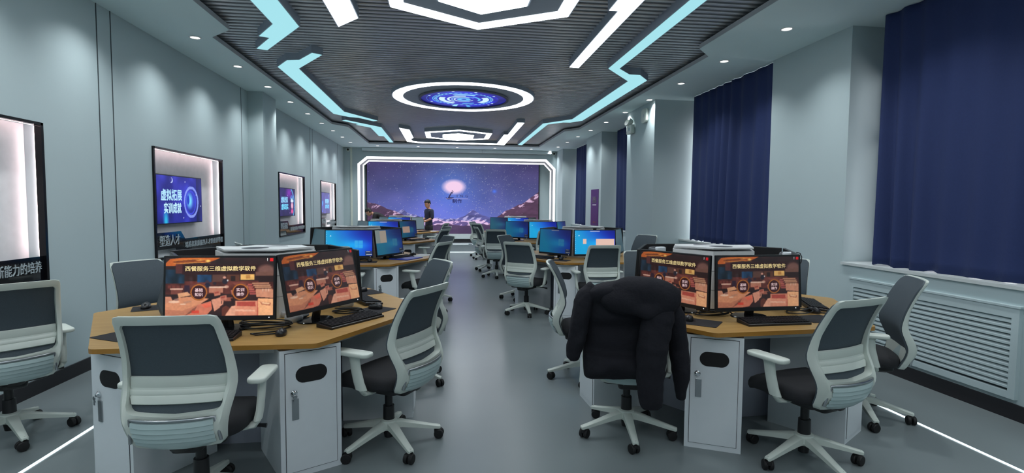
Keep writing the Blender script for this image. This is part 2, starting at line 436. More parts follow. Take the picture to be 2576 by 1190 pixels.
# ------------------------------------------------------------------ ceiling
K = .7176
def sc(p): return [(x*K, y*K) for x, y in p]
BL = [(-2.24, -6.0), (-2.247, 5.98), (-2.53, 6.26), (-2.53, 12.45), (-2.237, 12.82), (-2.225, 16.15)]
BR = [(2.908, 16.15), (2.908, 12.65), (3.18, 12.3), (3.175, 6.12), (2.92, 5.84), (2.905, -6.0)]
g = G(); z0, z1 = ZC, ZC+.05
g.prism([(XL, -6.0), (XL, 17.3)]+[(BL[-1][0], 17.3)]+BL[::-1], z0, z1)
g.prism([(XR+.5, -6.0)]+BR[::-1]+[(BR[0][0], 17.3), (XR+.5, 17.3)], z0, z1)
g.bb(BL[-1][0], BR[0][0], 16.15, 17.3, z0, z1); g.bb(XL, XR+.5, YB, -6.0, z0, z1)
ceiling = struct(g.build('ceiling', CEIL))
rim = BL+BR
g = G()
for i in range(len(rim)):
    a, b = rim[i], rim[(i+1) % len(rim)]
    g.face([(a[0], a[1], z0+.001), (b[0], b[1], z0+.001), (b[0], b[1], z1), (a[0], a[1], z1)])
    # grey edge face set 2 mm inside the opening
g.v = [((x*.9992+.34*.0008), (y-.0 if abs(y+6.0) < .1 else y-.002*(1 if y > 14 else 0)), z) for x, y, z in g.v]
g.build('edge_trim', LIPM, ceiling)
g = G(); g.bb(XL, XR+.5, YB, 17.75, 3.47, 3.56); g.build('ceiling_deck', DARKC, ceiling)
g = G()
for y in np.arange(-6.3, 16.9, .098): g.loft([[(x, y, 3.46), (x, y, 3.422), (x, y+.006, 3.417), (x, y+.025, 3.415), (x, y+.042, 3.417), (x, y+.048, 3.422), (x, y+.048, 3.46)] for x in (-2.75, 3.4)])
g.build('slatted_panel', SLATM, ceiling)

def light_panel(name, label, cat, poly, m, group, hole=None, z0=ZC):
    t = thing(name, label, cat, (0, 0, 0), 0, group)
    cx = sum(p[0] for p in poly)/len(poly); cy = sum(p[1] for p in poly)/len(poly); t.location = (cx, cy, z0)
    P = [(x-cx, y-cy) for x, y in poly]
    g = G(); g.prism(P, 0, .17)
    if hole: pass
    g.build('housing', BOXM, t)
    g = G(); I = offset_poly(P, .012)
    if hole:
        Hh = [(x-cx, y-cy) for x, y in hole]; n = len(I)
        for i in range(n): j = (i+1) % n; g.face([(I[i][0], I[i][1], -.002), (I[j][0], I[j][1], -.002), (Hh[j][0], Hh[j][1], -.002), (Hh[i][0], Hh[i][1], -.002)])
    else: g.prism(I, -.004, 0)
    g.build('diffuser', m, t)
    return t
CL1 = sc([(-2.39, -5), (-2.42, 7.953), (-2.807, 8.55), (-2.675, 8.615), (-3.069, 9.233), (-2.9, 9.313), (-2.051, 8.019), (-2.03, -5)])  # near panels run on unseen behind the camera, added for light
CL2 = sc([(-3.077, 10.368), (-2.775, 9.876), (-2.548, 9.815), (-2.21, 9.322), (-2.047, 9.438), (-2.693, 10.443), (-2.704, 15.0), (-1.978, 16.407), (-2.137, 16.536), (-2.501, 15.946), (-2.745, 15.868), (-3.09, 15.393)])
CL3 = sc([(-3.079, 16.573), (-2.691, 17.194), (-2.802, 17.324), (-2.414, 17.9), (-2.403, 19.976), (-2.234, 20.019), (-2.214, 21.9), (-2.031, 21.9), (-2.031, 17.756), (-2.932, 16.407)])
WL1 = sc([(-1.498, -4), (-1.516, 7.97), (-1.155, 7.539), (-1.153, -4)])
BRK = sc([(-1.487, 17.76), (-1.486, 21.506), (-1.1, 21.9), (2.5, 21.947), (2.445, 16.03), (2.205, 16.03), (2.24, 18.78), (2.107, 18.79), (2.123, 21.5), (-.981, 21.53), (-1.228, 21.288), (-1.254, 20.647), (-1.14, 20.293), (-1.15, 18.171)])
WR1 = sc([(2.1, -4), (2.11, 6.773), (2.236, 6.768), (2.259, 9.563), (2.461, 9.576), (2.439, -4)])
CRL = sc([(2.97, -5), (2.985, 9.536), (3.68, 10.42), (3.69, 15.13), (3.001, 16.063), (3.022, 21.8), (3.23, 21.85), (3.205, 16.208), (3.584, 15.75), (3.795, 15.733), (4.07, 15.33), (4.06, 10.283), (3.759, 9.886), (3.538, 9.873), (3.216, 9.5), (3.2, -5)])
GC, GW = 'cyan zigzag ceiling lights', 'white ceiling light panels'
light_panel('zigzag_light_panel', 'cyan zigzag ceiling light ending in a stepped fishtail, nearest on the display-wall side', 'ceiling light', CL1, EC, GC)
light_panel('zigzag_light_panel', 'long cyan zigzag ceiling light beside the glowing ring on the display-wall side', 'ceiling light', CL2, EC, GC)
light_panel('zigzag_light_panel', 'short stepped cyan ceiling light next to the far white bracket light', 'ceiling light', CL3, EC, GC)
light_panel('zigzag_light_panel', 'very long cyan zigzag ceiling light running along the window side', 'ceiling light', CRL, EC, GC)
light_panel('bar_light_panel', 'short white slanted-end ceiling light near the cyan fishtail light', 'ceiling light', WL1, EW, GW)
light_panel('bar_light_panel', 'narrow stepped white ceiling light between the near hexagon and long cyan light', 'ceiling light', WR1, EW, GW)
light_panel('bracket_light_panel', 'white U-shaped bracket ceiling light around the far hexagon light', 'ceiling light', BRK, EW, GW)
def hexagon(cx, cy, sx, s, d):   # elongated hexagon, points towards/away
    return [(cx-sx, cy-s), (cx, cy-s-d), (cx+sx, cy-s), (cx+sx, cy+s), (cx, cy+s+d), (cx-sx, cy+s)]
def hex_light(label, cx, cy):
    o = hexagon(cx, cy, .85, .572, .51); i = hexagon(cx, cy, .71, .44, .43); c = hexagon(cx, cy, .395, .30, .26)
    t = light_panel('hexagon_light_panel', label, 'ceiling light', o, EW, 'hexagon ceiling lights', i)
    P = [(x-cx, y-cy) for x, y in c]; g = G(); g.prism(offset_poly(P, -.02), -.02, 0); g.build('centre_housing', BOXM, t)
    g = G(); g.prism(P, -.026, -.02); g.build('centre_diffuser', ECEN, t)
hex_light('far white hexagon ceiling light with bright centre before the video wall', .36, 13.90)
hex_light('near white hexagon ceiling light cut by the top of the view', .345, 4.50)
hex_light('unseen white hexagon ceiling light added behind the camera to light the room', .345, -1.6)  # unseen light, added to brighten surfaces that face the camera
# glowing ring with round screen
RC = (.336, 9.25); ZR = 3.357
t = thing('ring_light', 'round white ring ceiling light around the blue screen', 'ceiling light', RC+(ZR,), 0)
g = G(); n = 96
g.lathe([(1.225, .12), (1.225, 0), (.0, 0)], n, cap=False); g.build('housing', BOXM, t, smooth=True)
g = G()
def ringf(g, r0, r1, z, n=96):
    for k in range(n):
        a, b = 2*PI*k/n, 2*PI*(k+1)/n
        g.face([(r0*math.cos(a), r0*math.sin(a), z), (r1*math.cos(a), r1*math.sin(a), z), (r1*math.cos(b), r1*math.sin(b), z), (r0*math.cos(b), r0*math.sin(b), z)])
ringf(g, 1.035, 1.205, -.003); g.build('diffuser', EW, t)
t = thing('round_ceiling_screen', 'round blue ceiling screen with glowing concentric circles inside the white ring', 'screen', RC+(ZR,), 0)
g = G(); g.lathe([(.775, 0), (.775, -.03), (.735, -.03), (.735, -.012), (0, -.012)], 96, cap=False); g.build('bezel', mat('disc_bezel', (74, 82, 92), .5), t)
def hud():
    NR, NT, R = 90, 240, .735
    th = np.linspace(0, 2*PI, NT, endpoint=False); rr = np.linspace(0, 1, NR+1)
    r, a = np.meshgrid(rr, th, indexing='ij'); col = np.zeros(r.shape+(3,)); col[:] = (18, 22, 190)
    rg = np.random.default_rng(3)
    n = vnoise(r*6+np.cos(a)*3+9, np.sin(a)*3+9, rg); col += (n-.5)[..., None]*np.array((30, 60, 90))
    col *= (1-.35*(r > .82))[..., None]
    def seg(r0, r1, a0, a1, c): k = (r > r0) & (r < r1) & (((a-a0) % (2*PI)) < a1); col[k] = c
    L1, L2, W = (90, 190, 240), (150, 225, 250), (205, 240, 255)
    seg(.06, .16, 0, 6.3, L1); seg(.2, .235, .3, 5, W); seg(.27, .30, 1, 4.6, L2); seg(.34, .40, 2.2, 2.6, W); seg(.34, .40, 5.3, 1.4, L1)
    seg(.45, .58, 2.0, 1.5, W); seg(.45, .56, 4.2, 1.0, L2); seg(.45, .60, 5.8, 1.2, W); seg(.45, .52, 1.0, .6, L1); seg(.63, .645, 0, 6.3, L1)
    k = (r > .66) & (r < .69) & (((a*36/PI) % 2) < 1); col[k] = L2
    seg(.72, .735, 2.4, 2.2, L1); seg(.80, .81, .5, 1.5, (70, 130, 230)); seg(.86, .87, 2, 2.5, (60, 110, 230)); seg(.7, .9, 1.75, .12, L2); seg(.72, .95, 1.35, .1, (80, 170, 230))
    for ang, ra in ((.5, .8), (.75, .86), (5.7, .8), (3.5, .85), (3.9, .8), (5.0, .83), (4.4, .86), (2.7, .84)):
        d = np.hypot(r*np.cos(a)-ra*math.cos(ang), r*np.sin(a)-ra*math.sin(ang)); col[d < .03] = W
    V = np.stack([r*R*np.cos(a), r*R*np.sin(a), np.full_like(r, -.014)], -1).reshape(-1, 3)
    F = []
    for i in range(NR):
        for j in range(NT): q = (j+1) % NT; F.append((i*NT+j, i*NT+q, (i+1)*NT+q, (i+1)*NT+j))
    me = bpy.data.meshes.new('display'); me.from_pydata(V.tolist(), [], F); me.materials.append(SCREEN)
    at = me.color_attributes.new('Col', 'FLOAT_COLOR', 'POINT'); arr = np.ones((len(V), 4), np.float32); arr[:, :3] = srgb2lin(col).reshape(-1, 3); at.data.foreach_set('color', arr.ravel())
    return me
link('display', hud(), t)
# recessed downlights: every lamp has its own light
DLM = None
def downlight(x, y, label, grp, watt=DOWNLIGHT_W):
    global DLM
    t = thing('downlight', label, 'downlight', (x, y, ZC), 0, grp)
    if DLM is None:
        g = G(); g.lathe([(.062, 0), (.062, -.006), (.05, -.008), (.047, -.002)], 24, cap=False); a = g.mesh('trim_ring', mat('downlight_ring', (230, 232, 232), .4), True)
        g = G(); g.lathe([(.0005, -.003), (.047, -.003)], 24, cap=False); b = g.mesh('lens', EDL)
        DLM = (a, b)
    link('trim_ring', DLM[0], t); link('lens', DLM[1], t)
    ld = bpy.data.lights.new('downlight_lamp', 'SPOT'); ld.energy = watt; ld.spot_size = math.radians(122); ld.spot_blend = 1.0; ld.shadow_soft_size = .045; ld.color = (.93, .98, 1.0)
    lo = bpy.data.objects.new('downlight_lamp', ld); C.objects.link(lo); lo.parent = t; lo.location = (0, 0, -.012)
    return t
ORD = ['first', 'second', 'third', 'fourth', 'fifth', 'sixth', 'seventh', 'eighth', 'ninth', 'tenth', 'eleventh', 'twelfth']
for k in range(-9, 9):  # lamps before the first visible one are unseen, added to light the room
    y = 6.29+1.206*k
    lab = 'small round downlight above the display wall, %s in view of its row' % ORD[k] if k >= 0 else 'small round downlight above the display wall, unseen, added for room light'
    downlight(-2.72, y, lab, 'downlights above the display wall')
for k in range(-9, 10):  # unseen lamps ahead of the visible row are added for light
    y = 6.27+1.206*k
    lab = 'small round downlight along the window side, %s in view of its row' % ORD[k+1] if k >= -1 else 'small round downlight along the window side, unseen, added for room light'
    downlight(3.465, y, lab, 'downlights along the window side')
for k, x in enumerate((-2.03, -.80, .40, 1.59, 2.75)):
    downlight(x, 16.65, 'small round downlight before the projector screen case, %s of five from the display wall' % ORD[k], 'downlights before the video wall', 95)
# ------------------------------------------------------------------ starry video wall
def led_pic():
    p = Pic(640, 266, (60, 58, 118)); u, v = p.u, p.v
    r = np.random.default_rng(5)
    edge = np.abs(u-.5)*2
    base = np.stack([58+52*v**1.5+10*edge*(1-v), 66+58*v**1.4-8*edge*(1-v), 128+76*v**1.3-28*edge*(1-v)], -1)
    g1 = np.exp(-(((u-.47)/.16)**2+((v-.33)/.30)**2)); g2 = np.exp(-(((u-.42)/.26)**2+((v-.72)/.35)**2))
    base += g1[..., None]*np.array((8, 30, 48)) + g2[..., None]*np.array((14, 12, 34))
    n = vnoise(u*12, v*6, r); base += (n-.5)[..., None]*np.array((16, 12, 18)); p.a = base
    for i in range(3600):   # stars
        a, b = r.random(), r.random()*.86; s = r.random(); k = 235 if s > .8 else 120+80*s
        dens = .35+.65*(np.exp(-((a-.62-(b-.3)*.35)/.22)**2))
        if r.random() > dens: continue
        xi, yi = int(a*640), int(b*266); p.a[yi, xi] = p.a[yi, xi]*.35+np.array((k, k, min(255, k+15)))*.65
        if s > .78 and xi < 639: p.a[yi, xi+1] = p.a[yi, xi]*.9; p.a[min(yi+1, 266), xi] = p.a[yi, xi]*.8
    d = np.sqrt(((u-.497)/.060)**2+((v-.335)/.092)**2); k = np.clip((1.28-d)/.55, 0, 1)[..., None]**.8; p.a = p.a*(1-k)+np.array((243, 206, 236))*k
    gl = np.exp(-(((u-.735)/.012)**2+((v-.392)/.024)**2))[..., None]; p.a = p.a*(1-gl*.8)+np.array((70, 120, 255))*gl*.8
    def ridge(pts, jag, seed):
        rr = np.random.default_rng(seed); xs = np.array([q[0] for q in pts]); ys = np.array([q[1] for q in pts])
        y = np.interp(u[0], xs, ys); m = np.zeros_like(y)
        for f, a in ((18, 1), (40, .5), (90, .3)): m += (np.interp(u[0]*f, np.arange(f+2), rr.random(f+2))-.5)*a
        return (y+jag*m)[None, :]
    def fbm(x, y):
        return sum(vnoise(x*2**k, y*2**k, np.random.default_rng(40+k))*.5**k for k in range(4))/1.9
    sn = fbm(u*22+v*14, v*26-u*4); sn2 = fbm(u*46+v*22, v*20-u*9)
    def layer(pts, jag, seed, rock, snow, thr, depth, sky=0):
        y = ridge(pts, jag, seed); m = v > y; dv = v-y
        k = np.clip((sn2-thr-dv*depth)*9, 0, 1)[..., None]; c = np.array(rock)*(1+.5*(sn-.5))[..., None]
        p.a = np.where(m[..., None], c*(1-k)+np.array(snow)*k, p.a)
    layer([(0, .80), (.1, .77), (.17, .665), (.2, .66), (.24, .72), (.3, .76), (.4, .78), (.5, .80), (.56, .74), (.607, .65), (.65, .72), (.71, .77), (.8, .8), (1, .8)], .03, 1, (88, 88, 152), (176, 170, 220), .52, .6)
    layer([(0, .95), (.25, .81), (.36, .79), (.45, .83), (.52, .80), (.6, .82), (.66, .80), (.75, .9), (1, .95)], .03, 2, (100, 84, 140), (232, 196, 236), .40, .4)
    layer([(0, .55), (.05, .58), (.1, .63), (.16, .69), (.24, .78), (.32, .88), (.45, 1.1)], .02, 4, (80, 56, 84), (206, 172, 206), .52, 1.6)
    layer([(.62, 1.1), (.70, .86), (.74, .78), (.80, .66), (.86, .61), (.92, .55), (.96, .47), (1, .39)], .02, 6, (84, 56, 82), (208, 172, 204), .52, 1.6)
    m = v > ridge([(0, .9), (.2, .92), (.4, .865), (.6, .89), (.7, .87), (1, .88)], .03, 9)
    p.a = np.where(m[..., None], np.array((76, 56, 92))+(sn-.5)[..., None]*24, p.a)
    return p
LW, LH = 5.66, 2.345; LCX, LCZ = .34, 1.7405
t = thing('video_wall', 'huge video wall showing starry night, glowing moon and snowy mountains', 'video wall', (LCX, 17.60, LCZ))
g = G(); g.bb(-LW/2-.03, LW/2+.03, .004, .06, -LH/2-.001, LH/2+.03); g.build('cabinet', BLACKM, t)
INK = (40, 34, 84)
def at_uv(tv, u, v): return (u-.5)*LW, (.5-v)*LH
texts = []
for body, wdt, hgt, u, v, kw in (('L', .20, .20, .478, .452, dict(shear=.35)), ('I', .018, .085, .515, .463, {}), ('N', .085, .085, .541, .463, {}), ('G', .085, .085, .571, .463, {}), ('制作', .31, .14, .515, .536, dict(bold=.02))):
    tv, tf = fit_text(body, wdt, height=hgt, **kw); texts.append((tv, tf, (u-.5)*LW, (.5-v)*LH, INK))
gg = G(); gg.tube([(-.13, -.06, 0), (-.06, -.10, 0), (.02, -.085, 0), (.10, -.10, 0)], [.006, .022, .03, .006], 6, .05); texts.append((gg.v, gg.f, (.472-.5)*LW, (.5-.475)*LH+.03, INK))
gg = G(); gg.tube([(.02, .13, 0), (.05, .15, 0), (.08, .12, 0), (.04, .04, 0)], [.004, .012, .012, .006], 6, .05); texts.append((gg.v, gg.f, (.478-.5)*LW, (.5-.452)*LH, INK))
texts.append(([(-.37, -.006, 0), (.37, -.006, 0), (.37, .006, 0), (-.37, .006, 0)], [(0, 1, 2, 3)], (.515-.5)*LW, (.5-.503)*LH, (205, 190, 235)))
link('starry_display', pic_mesh('starry_display', led_pic(), LW, LH, texts), t)

# projector screen case, cameras at the far corners
t = thing('projector_screen_case', 'long white projector screen case under the ceiling above the video wall', 'projector screen', (.47, 17.2, 3.27))
g = G(); g.rbox((0, 0, 0), (6.1, .13, .105), .02); g.build('case', mat('case_white', (202, 216, 218), .3), t)
g = G(); g.bb(-3.04, 3.04, -.02, .02, -.058, -.053); g.bb(.75, .755, -.067, -.06, -.05, .05); g.build('screen_slot', mat('slot_grey', (80, 88, 92), .6), t)
for x, lb in ((-3.02, 'small white camera with black lens at the display-wall end above the video wall'), (3.62, 'small white camera with black lens at the window end above the video wall')):
    t = thing('security_camera', lb, 'camera', (x, 17.3, 3.25), 0, 'security cameras')
    M = Matrix.Rotation(PI/2, 3, 'X')
    g = G(); g.lathe([(.055, 0), (.055, .05), (.048, .06)], 20, M=M); g.build('body', WHITEP, t, True)
    g = G(); g.lathe([(.036, .0601), (.03, .085), (.012, .098), (.001, .1)], 16, M=M); g.build('lens', BLACKP, t, True)

# ------------------------------------------------------------------ curtains
def curtain(y0, y1, xc, label, seed, folds, amp=.042):
    r = np.random.default_rng(seed); n, m = folds*10, 26; ph = r.random(8)*6; g = G(); g.fixn = False
    hem = r.random(folds*2+2)*.03
    for j in range(m+1):
        f = j/m
        for i in range(n+1):
            s = i/n; y = y0+(y1-y0)*s
            w_ = math.sin(2*PI*folds*s+1.9*math.sin(5*s+ph[0])+1.1*math.sin(11*s+ph[7])+.35*f*math.sin(9*s+ph[1]))
            a = amp*(.45+.7*f)*(.75+.45*math.sin(7*s+ph[2]))
            x = xc+a*w_+.012*math.sin(23*s+ph[3])*f+.03*f*math.sin(2.3*s+ph[4])
            if s > .93: k = (s-.93)/.07; x += .24*k*k; y -= .02*k
            q = (s*folds*2) % 1; h0 = hem[int(s*folds*2)]*.85; zb = .961+max(0, h0-.006)*math.sin(PI*q)
            g.v.append((x, y+.02*f*math.sin(6*s+ph[6]), 3.325+(zb-3.325)*f))
    for j in range(m):
        for i in range(n):
            a = j*(n+1)+i; g.f.append((a, a+1, a+n+2, a+n+1)); g.mi.append(0)
    o = g.build('curtain', NAVY, None, True, 80)
    sd = o.modifiers.new('thick', 'SOLIDIFY'); sd.thickness = .006; sd.offset = 0
    return tag(bake(o), label, 'curtain', 'navy window curtains')
curtain(2.30, 4.72, 4.15, 'wide navy curtain above the white louvered radiator cover', 1, 9)
curtain(6.19, 8.50, 4.10, 'navy curtain between the plain pier and the pier with emergency light', 2, 10)
curtain(10.03, 12.42, 4.12, 'navy curtain between the emergency-light pier and the purple poster pier', 3, 11)
curtain(13.9, 16.30, 4.12, 'navy curtain farthest down the window wall beyond the purple poster', 4, 11)

# ------------------------------------------------------------------ display niches on the long wall
FRAMEM = mat('black_chrome_frame', (26, 26, 30), .18, metal=.4, noise=0); GLOSS = mat('black_gloss_acrylic', (16, 17, 22), .12, noise=0, coat=.6)
LETTER = mat('raised_silver_letters', (188, 200, 204), .35, metal=.2, noise=0)
def wall_text(body, wdt, y, z, parent, height=None, bold=.0, ext=.006, x=XL+.004):
    tv, tf = fit_text(body, wdt, bold, height, extrude=.05)
    xs = [v[0] for v in tv]; zs = [v[1] for v in tv]; cx = (min(xs)+max(xs))/2; cz = (min(zs)+max(zs))/2
    g = G(); g.add([(x+ext*(.5+.5*(1 if q > 0 else -1)), y+a-cx, z+b-cz) for a, b, q in tv], tf)
    return g.build('lettering', LETTER, parent)
CAPS = [('创新能力的培养', None, 'tall lit wall niche cut off at the picture edge, with silver lettering'),
        ('塑造人才', '培养高素质服务人才的重要举措', 'lit wall niche with black caption panel around the blue vortex display'),
        ('塑造技能', '提升服务技能水平的重要途径', 'lit wall niche beyond the column around the purple headset display'),
        ('塑造品质', '养成职业服务素养的重要平台', 'lit wall niche farthest along the display wall')]
for (a, b), (t1, t2, lb) in zip(NICHES, CAPS):
    n = thing('display_niche', lb, 'wall niche', (XL, (a+b)/2, NZ0), 0, 'lit display niches')
    off = Vector((XL, (a+b)/2, NZ0))
    def rel(g): g.v = [tuple(Vector(p)-off) for p in g.v]; return g
    g = G(); fw = .022
    g.bb(XL-.03, XL+.02, a-.004, a+fw, NZ0-.01, NZ1+.01); g.bb(XL-.03, XL+.02, b-fw, b+.004, NZ0-.01, NZ1+.01)
    g.bb(XL-.03, XL+.02, a, b, NZ1-fw+.01, NZ1+.01); g.bb(XL-.03, XL+.02, a, b, NZ0-.01, NZ0+.012)
    rel(g).build('frame', FRAMEM, n)
    g = G(); x = XL-.012
    if t2: P = [(a+.02, NZ0+.10), (a+.02, 1.168), (a+.60, 1.168), (a+.70, 1.072), (b-.02, 1.072), (b-.02, NZ0+.01), (a+.52, NZ0+.01), (a+.47, NZ0+.10)]
    else: P = [(a+.02, NZ0+.01), (a+.02, 1.075), (b-.02, 1.075), (b-.02, NZ0+.01)]
    k = len(P); g.add([(x, y, z) for y, z in P]+[(x+.008, y, z) for y, z in P], [(i, (i+1) % k, k+(i+1) % k, k+i) for i in range(k)]+[tuple(range(k)), tuple(range(k, 2*k))[::-1]])
    rel(g).build('caption_panel', GLOSS, n)
    g = G(); s = .010                                    # LED tape behind the frame lip
    for (y0, y1, z0, z1) in ((b-.03, b-.001, NZ0+.05, NZ1-.001), (a+.001, a+.03, NZ0+.05, NZ1-.001), (a+.03, b-.03, NZ1-.03, NZ1-.001)):
        g.bb(XL-.238, XL-.206, y0, y1, z0, z1)
    g.v = []; g.f = []; g.mi = []
    for (y0, y1, z0, z1) in ((b-.021, b-.001, NZ0+.2, NZ1-.02), (a+.001, a+.021, NZ0+.2, NZ1-.02), (a+.03, b-.03, NZ1-.013, NZ1-.001)): g.face([(XL-.032, y0, z0), (XL-.032, y0, z1), (XL-.032, y1, z1), (XL-.032, y1, z0)])
    rel(g).build('light_tape', EWARM, n)
    g = G(); g.bb(XL-.124, XL-.119, a+.002, b-.002, NZ0+.002, NZ1-.002); rel(g).build('back_panel', mat('niche_white', (236, 234, 236), .7), n)
    for args in (((t1, .46, a+.32, 1.075, .125), (t2, 1.10, b-.58, .995, .075)) if t2 else ((t1, .50, b-.31, .995, .088),)):
        o = wall_text(args[0], args[1], args[2], args[3], n, args[4]); o.data.transform(Matrix.Translation(-off))
def galaxy(kind):
    p = Pic(150, 80, (34, 36, 150)); r = np.random.default_rng(kind); n = vnoise(p.u*8, p.v*4, r); n2 = vnoise(p.u*20, p.v*10, r)
    p.a += (n-.5)[..., None]*np.array((40, 40, 90))+(n2-.5)[..., None]*12
    if kind == 1:
        p.a -= (p.u > .86)[..., None]*np.array((8, 8, 50))
        for q in ((.17, .95, .07, .32, (40, 200, 240)),): p.ell(*q[:4], q[4], .9, .8)
        p.ell(.3, .09, .03, .055, (190, 205, 255)); p.ell(.285, .08, .028, .05, (40, 40, 140))
        p.ell(.72, .5, .20, .42, (60, 90, 235), .5, .6); p.ring(.74, .55, .16, .33, .09, (150, 170, 255), .85); p.ring(.72, .56, .12, .26, .08, (60, 70, 220), .9)
        p.ell(.70, .52, .09, .22, (120, 225, 255), .95, .7); p.ell(.665, .50, .035, .12, (20, 50, 190), .95, .3)
        for c in ((.86, .38), (.97, .64), (.6, .1), (.2, .75), (.55, .9), (.45, .3)): p.ell(c[0], c[1], .012, .022, (225, 235, 255), 1, .6)
        tx = [('虚拟拓展', .48, .13, -.22, .055, (175, 225, 255)), ('实训成就', .40, .125, -.20, -.10, (190, 235, 255))]
    elif kind == 2:
        p.a[:] = (40, 30, 84); p.a += (n-.5)[..., None]*np.array((40, 20, 50))
        p.ell(.62, .15, .3, .3, (150, 40, 190), .8, .9); p.ring(.35, .6, .6, .8, .03, (90, 200, 255), .9, (5.2, 7.2))
        p.ell(.78, .34, .10, .12, (150, 220, 255), .9, .4); p.ell(.78, .30, .05, .06, (60, 70, 190), .9, .3)
        p.ell(.80, .45, .115, .07, (225, 245, 255), .95, .3); p.ell(.80, .63, .09, .15, (255, 190, 210), .95, .4); p.ell(.80, .84, .10, .12, (255, 90, 160), .9, .5)
        for c in ((.52, .25), (.7, .08), (.6, .75), (.93, .7), (.65, .9)): p.ell(c[0], c[1], .016, .03, (220, 150, 255), 1, .6)
        tx = [('虚拟仿真', .44, .12, -.20, .05, (150, 215, 255)), ('虚拟现实', .46, .12, -.18, -.09, (120, 215, 255))]
    else:
        p.a[:] = (66, 62, 150); p.a += (n-.5)[..., None]*np.array((30, 30, 60))
        p.ell(.22, .5, .08, .14, (60, 170, 255), .95, .4); p.ring(.2, .75, .08, .16, .15, (80, 130, 255), .8); p.ell(.06, .1, .02, .07, (140, 180, 255), .9, .5); p.ell(.9, .12, .03, .08, (130, 160, 255), .9, .5)
        tx = [('智慧服务', .46, .12, .22, .05, (150, 215, 255)), ('虚拟课堂', .46, .11, .22, -.09, (120, 205, 255))]
    T = []
    for body, wd, ht, cx, cz, rgb in tx:
        tv, tf = fit_text(body, wd, .03, ht); T.append((tv, tf, cx, cz, rgb))
    return pic_mesh('display', p, 1.10, .555, T)
for k, ((a, b), lb) in enumerate(zip(NICHES[1:], ('wall display showing a blue vortex and bold blue characters', 'wall display showing a purple scene with a person in a headset', 'wall display showing a pale violet scene, farthest along the wall'))):
    t = thing('wall_display', lb, 'television', (XL-.119, a+.675, 1.548), PI/2, 'televisions in the wall niches')
    g = G(); g.rbox((0, -.060, 0), (1.125, .06, .58), .008, M=Matrix.Identity(3)); g.build('housing', BLACKP, t)
    g = G(); g.bb(-.3, .3, -.031, 0, -.2, .2); g.build('wall_bracket', BLACKM, t)
    link('display', galaxy(k+1), t, (0, -.0912, 0))
# floor lines of light
for x, y0, y1, lb in ((-2.333, 2.2, 16.6, 'thin white LED line in the floor beside the display wall'), (3.299, 2.0, 16.6, 'thin white LED line in the floor beside the radiator cover')):
    g = G(); g.bb(x-.011, x+.011, y0, y1, .0005, .003); tag(g.build('floor_light_strip', EFLOOR), lb, 'light strip', 'floor light lines')

# ------------------------------------------------------------------ window wall fittings
t = thing('radiator_cover', 'white louvered radiator cover on the wall below the widest navy curtain', 'radiator cover', (XR, 3.95, .12))
g = G(); yo = 3.95; zo = .12; y0, y1 = 3.17-yo, 4.735-yo; x0 = -.032
for (ya, yb, za, zb) in ((y0, y0+.05, .08, .61), (y1-.05, y1, .08, .61), (y0, y1, .61, .685), (y0, y1, .03, .08)): g.bb(x0, 0, ya, yb, za, zb)
g.bb(x0-.008, 0, y0-.01, y1+.01, .685, .70)
g.build('frame', WALL, t)
g = G()
for k in range(13):
    z = .10+k*.0395
    g.add([(x0+.004, y0+.05, z), (x0+.004, y1-.05, z), (-.004, y1-.05, z+.018), (-.004, y0+.05, z+.018), (x0+.004, y0+.05, z+.016), (x0+.004, y1-.05, z+.016), (-.004, y1-.05, z+.032), (-.004, y0+.05, z+.032)], [(0,1,2,3),(4,5,6,7),(0,1,5,4),(2,3,7,6),(0,3,7,4),(1,2,6,5)])
g.build('louver_panel', WALL, t)
g = G(); g.bb(-.003, -.001, y0+.04, y1-.04, .07, .62); g.build('back_panel', mat('radiator_shadow', (58, 66, 70), .8), t)  # dark sheet standing for the shade between the louvers
t = thing('emergency_light', 'white twin-head emergency light high on the protruding pier', 'emergency light', (3.55, 9.69, 2.97))
g = G(); g.rbox((-.045, 0, 0), (.07, .27, .16), .01, M=Matrix.Identity(3)); g.build('body', WHITEP, t, True)
for dy in (-.075, .075):
    M = Matrix.Rotation(-PI/2+.3, 3, 'Y') @ Matrix.Rotation(dy*4, 3, 'X')
    g = G(); g.lathe([(.02, -.05), (.05, -.02), (.062, .02), (.058, .03), (.0, .022)], 18, c=(-.075, dy, .135), M=M, cap=False); g.tube([(-.045, dy, .07), (-.05, dy, .11)], .014, 8); g.build('lamp_head', WHITEP, t, True)
g = G(); g.bb(-.083, -.08, -.06, .02, -.03, .03); g.build('front_sticker', mat('green_grey_sticker', (150, 176, 180), .4), t)
t = thing('wifi_access_point', 'white rounded square wireless box high on the protruding pier', 'wireless router', (3.55, 9.04, 3.12))
g = G(); g.rbox((-.024, 0, 0), (.045, .25, .25), .02, M=Matrix.Identity(3)); g.v = []; g.f = []; g.mi = []
M = Matrix.Rotation(-PI/2, 3, 'Y'); g.rbox((-.024, 0, 0), (.25, .25, .046), .06, M=M, n=5); g.build('shell', WHITEP, t, True)
g = G(); g.lathe([(.0, .0478), (.03, .0478)], 20, M=M, cap=False); g.build('logo_disc', mat('ap_disc', (190, 198, 200), .4), t)
t = thing('poster', 'tall purple poster with white emblem on the narrow pier', 'poster', (3.80, 13.0, 1.49))
g = G(); g.bb(-.011, .0, -.33, .33, -.46, .455); g.build('board', mat('poster_purple', (84, 34, 106), .35, noise=.05, nscale=3), t)
g = G(); tv, tf = fit_text('激光枪', .34, .03, .16); g.add([(-.0125, -a, b+.19) for a, b, q in tv], tf); g.bb(-.0128, -.0121, -.17, .17, .05, .075); g.build('emblem', mat('poster_white', (216, 206, 220), .5), t)
for dz, r_ in ((.0, .02), (.0, .03)): pass
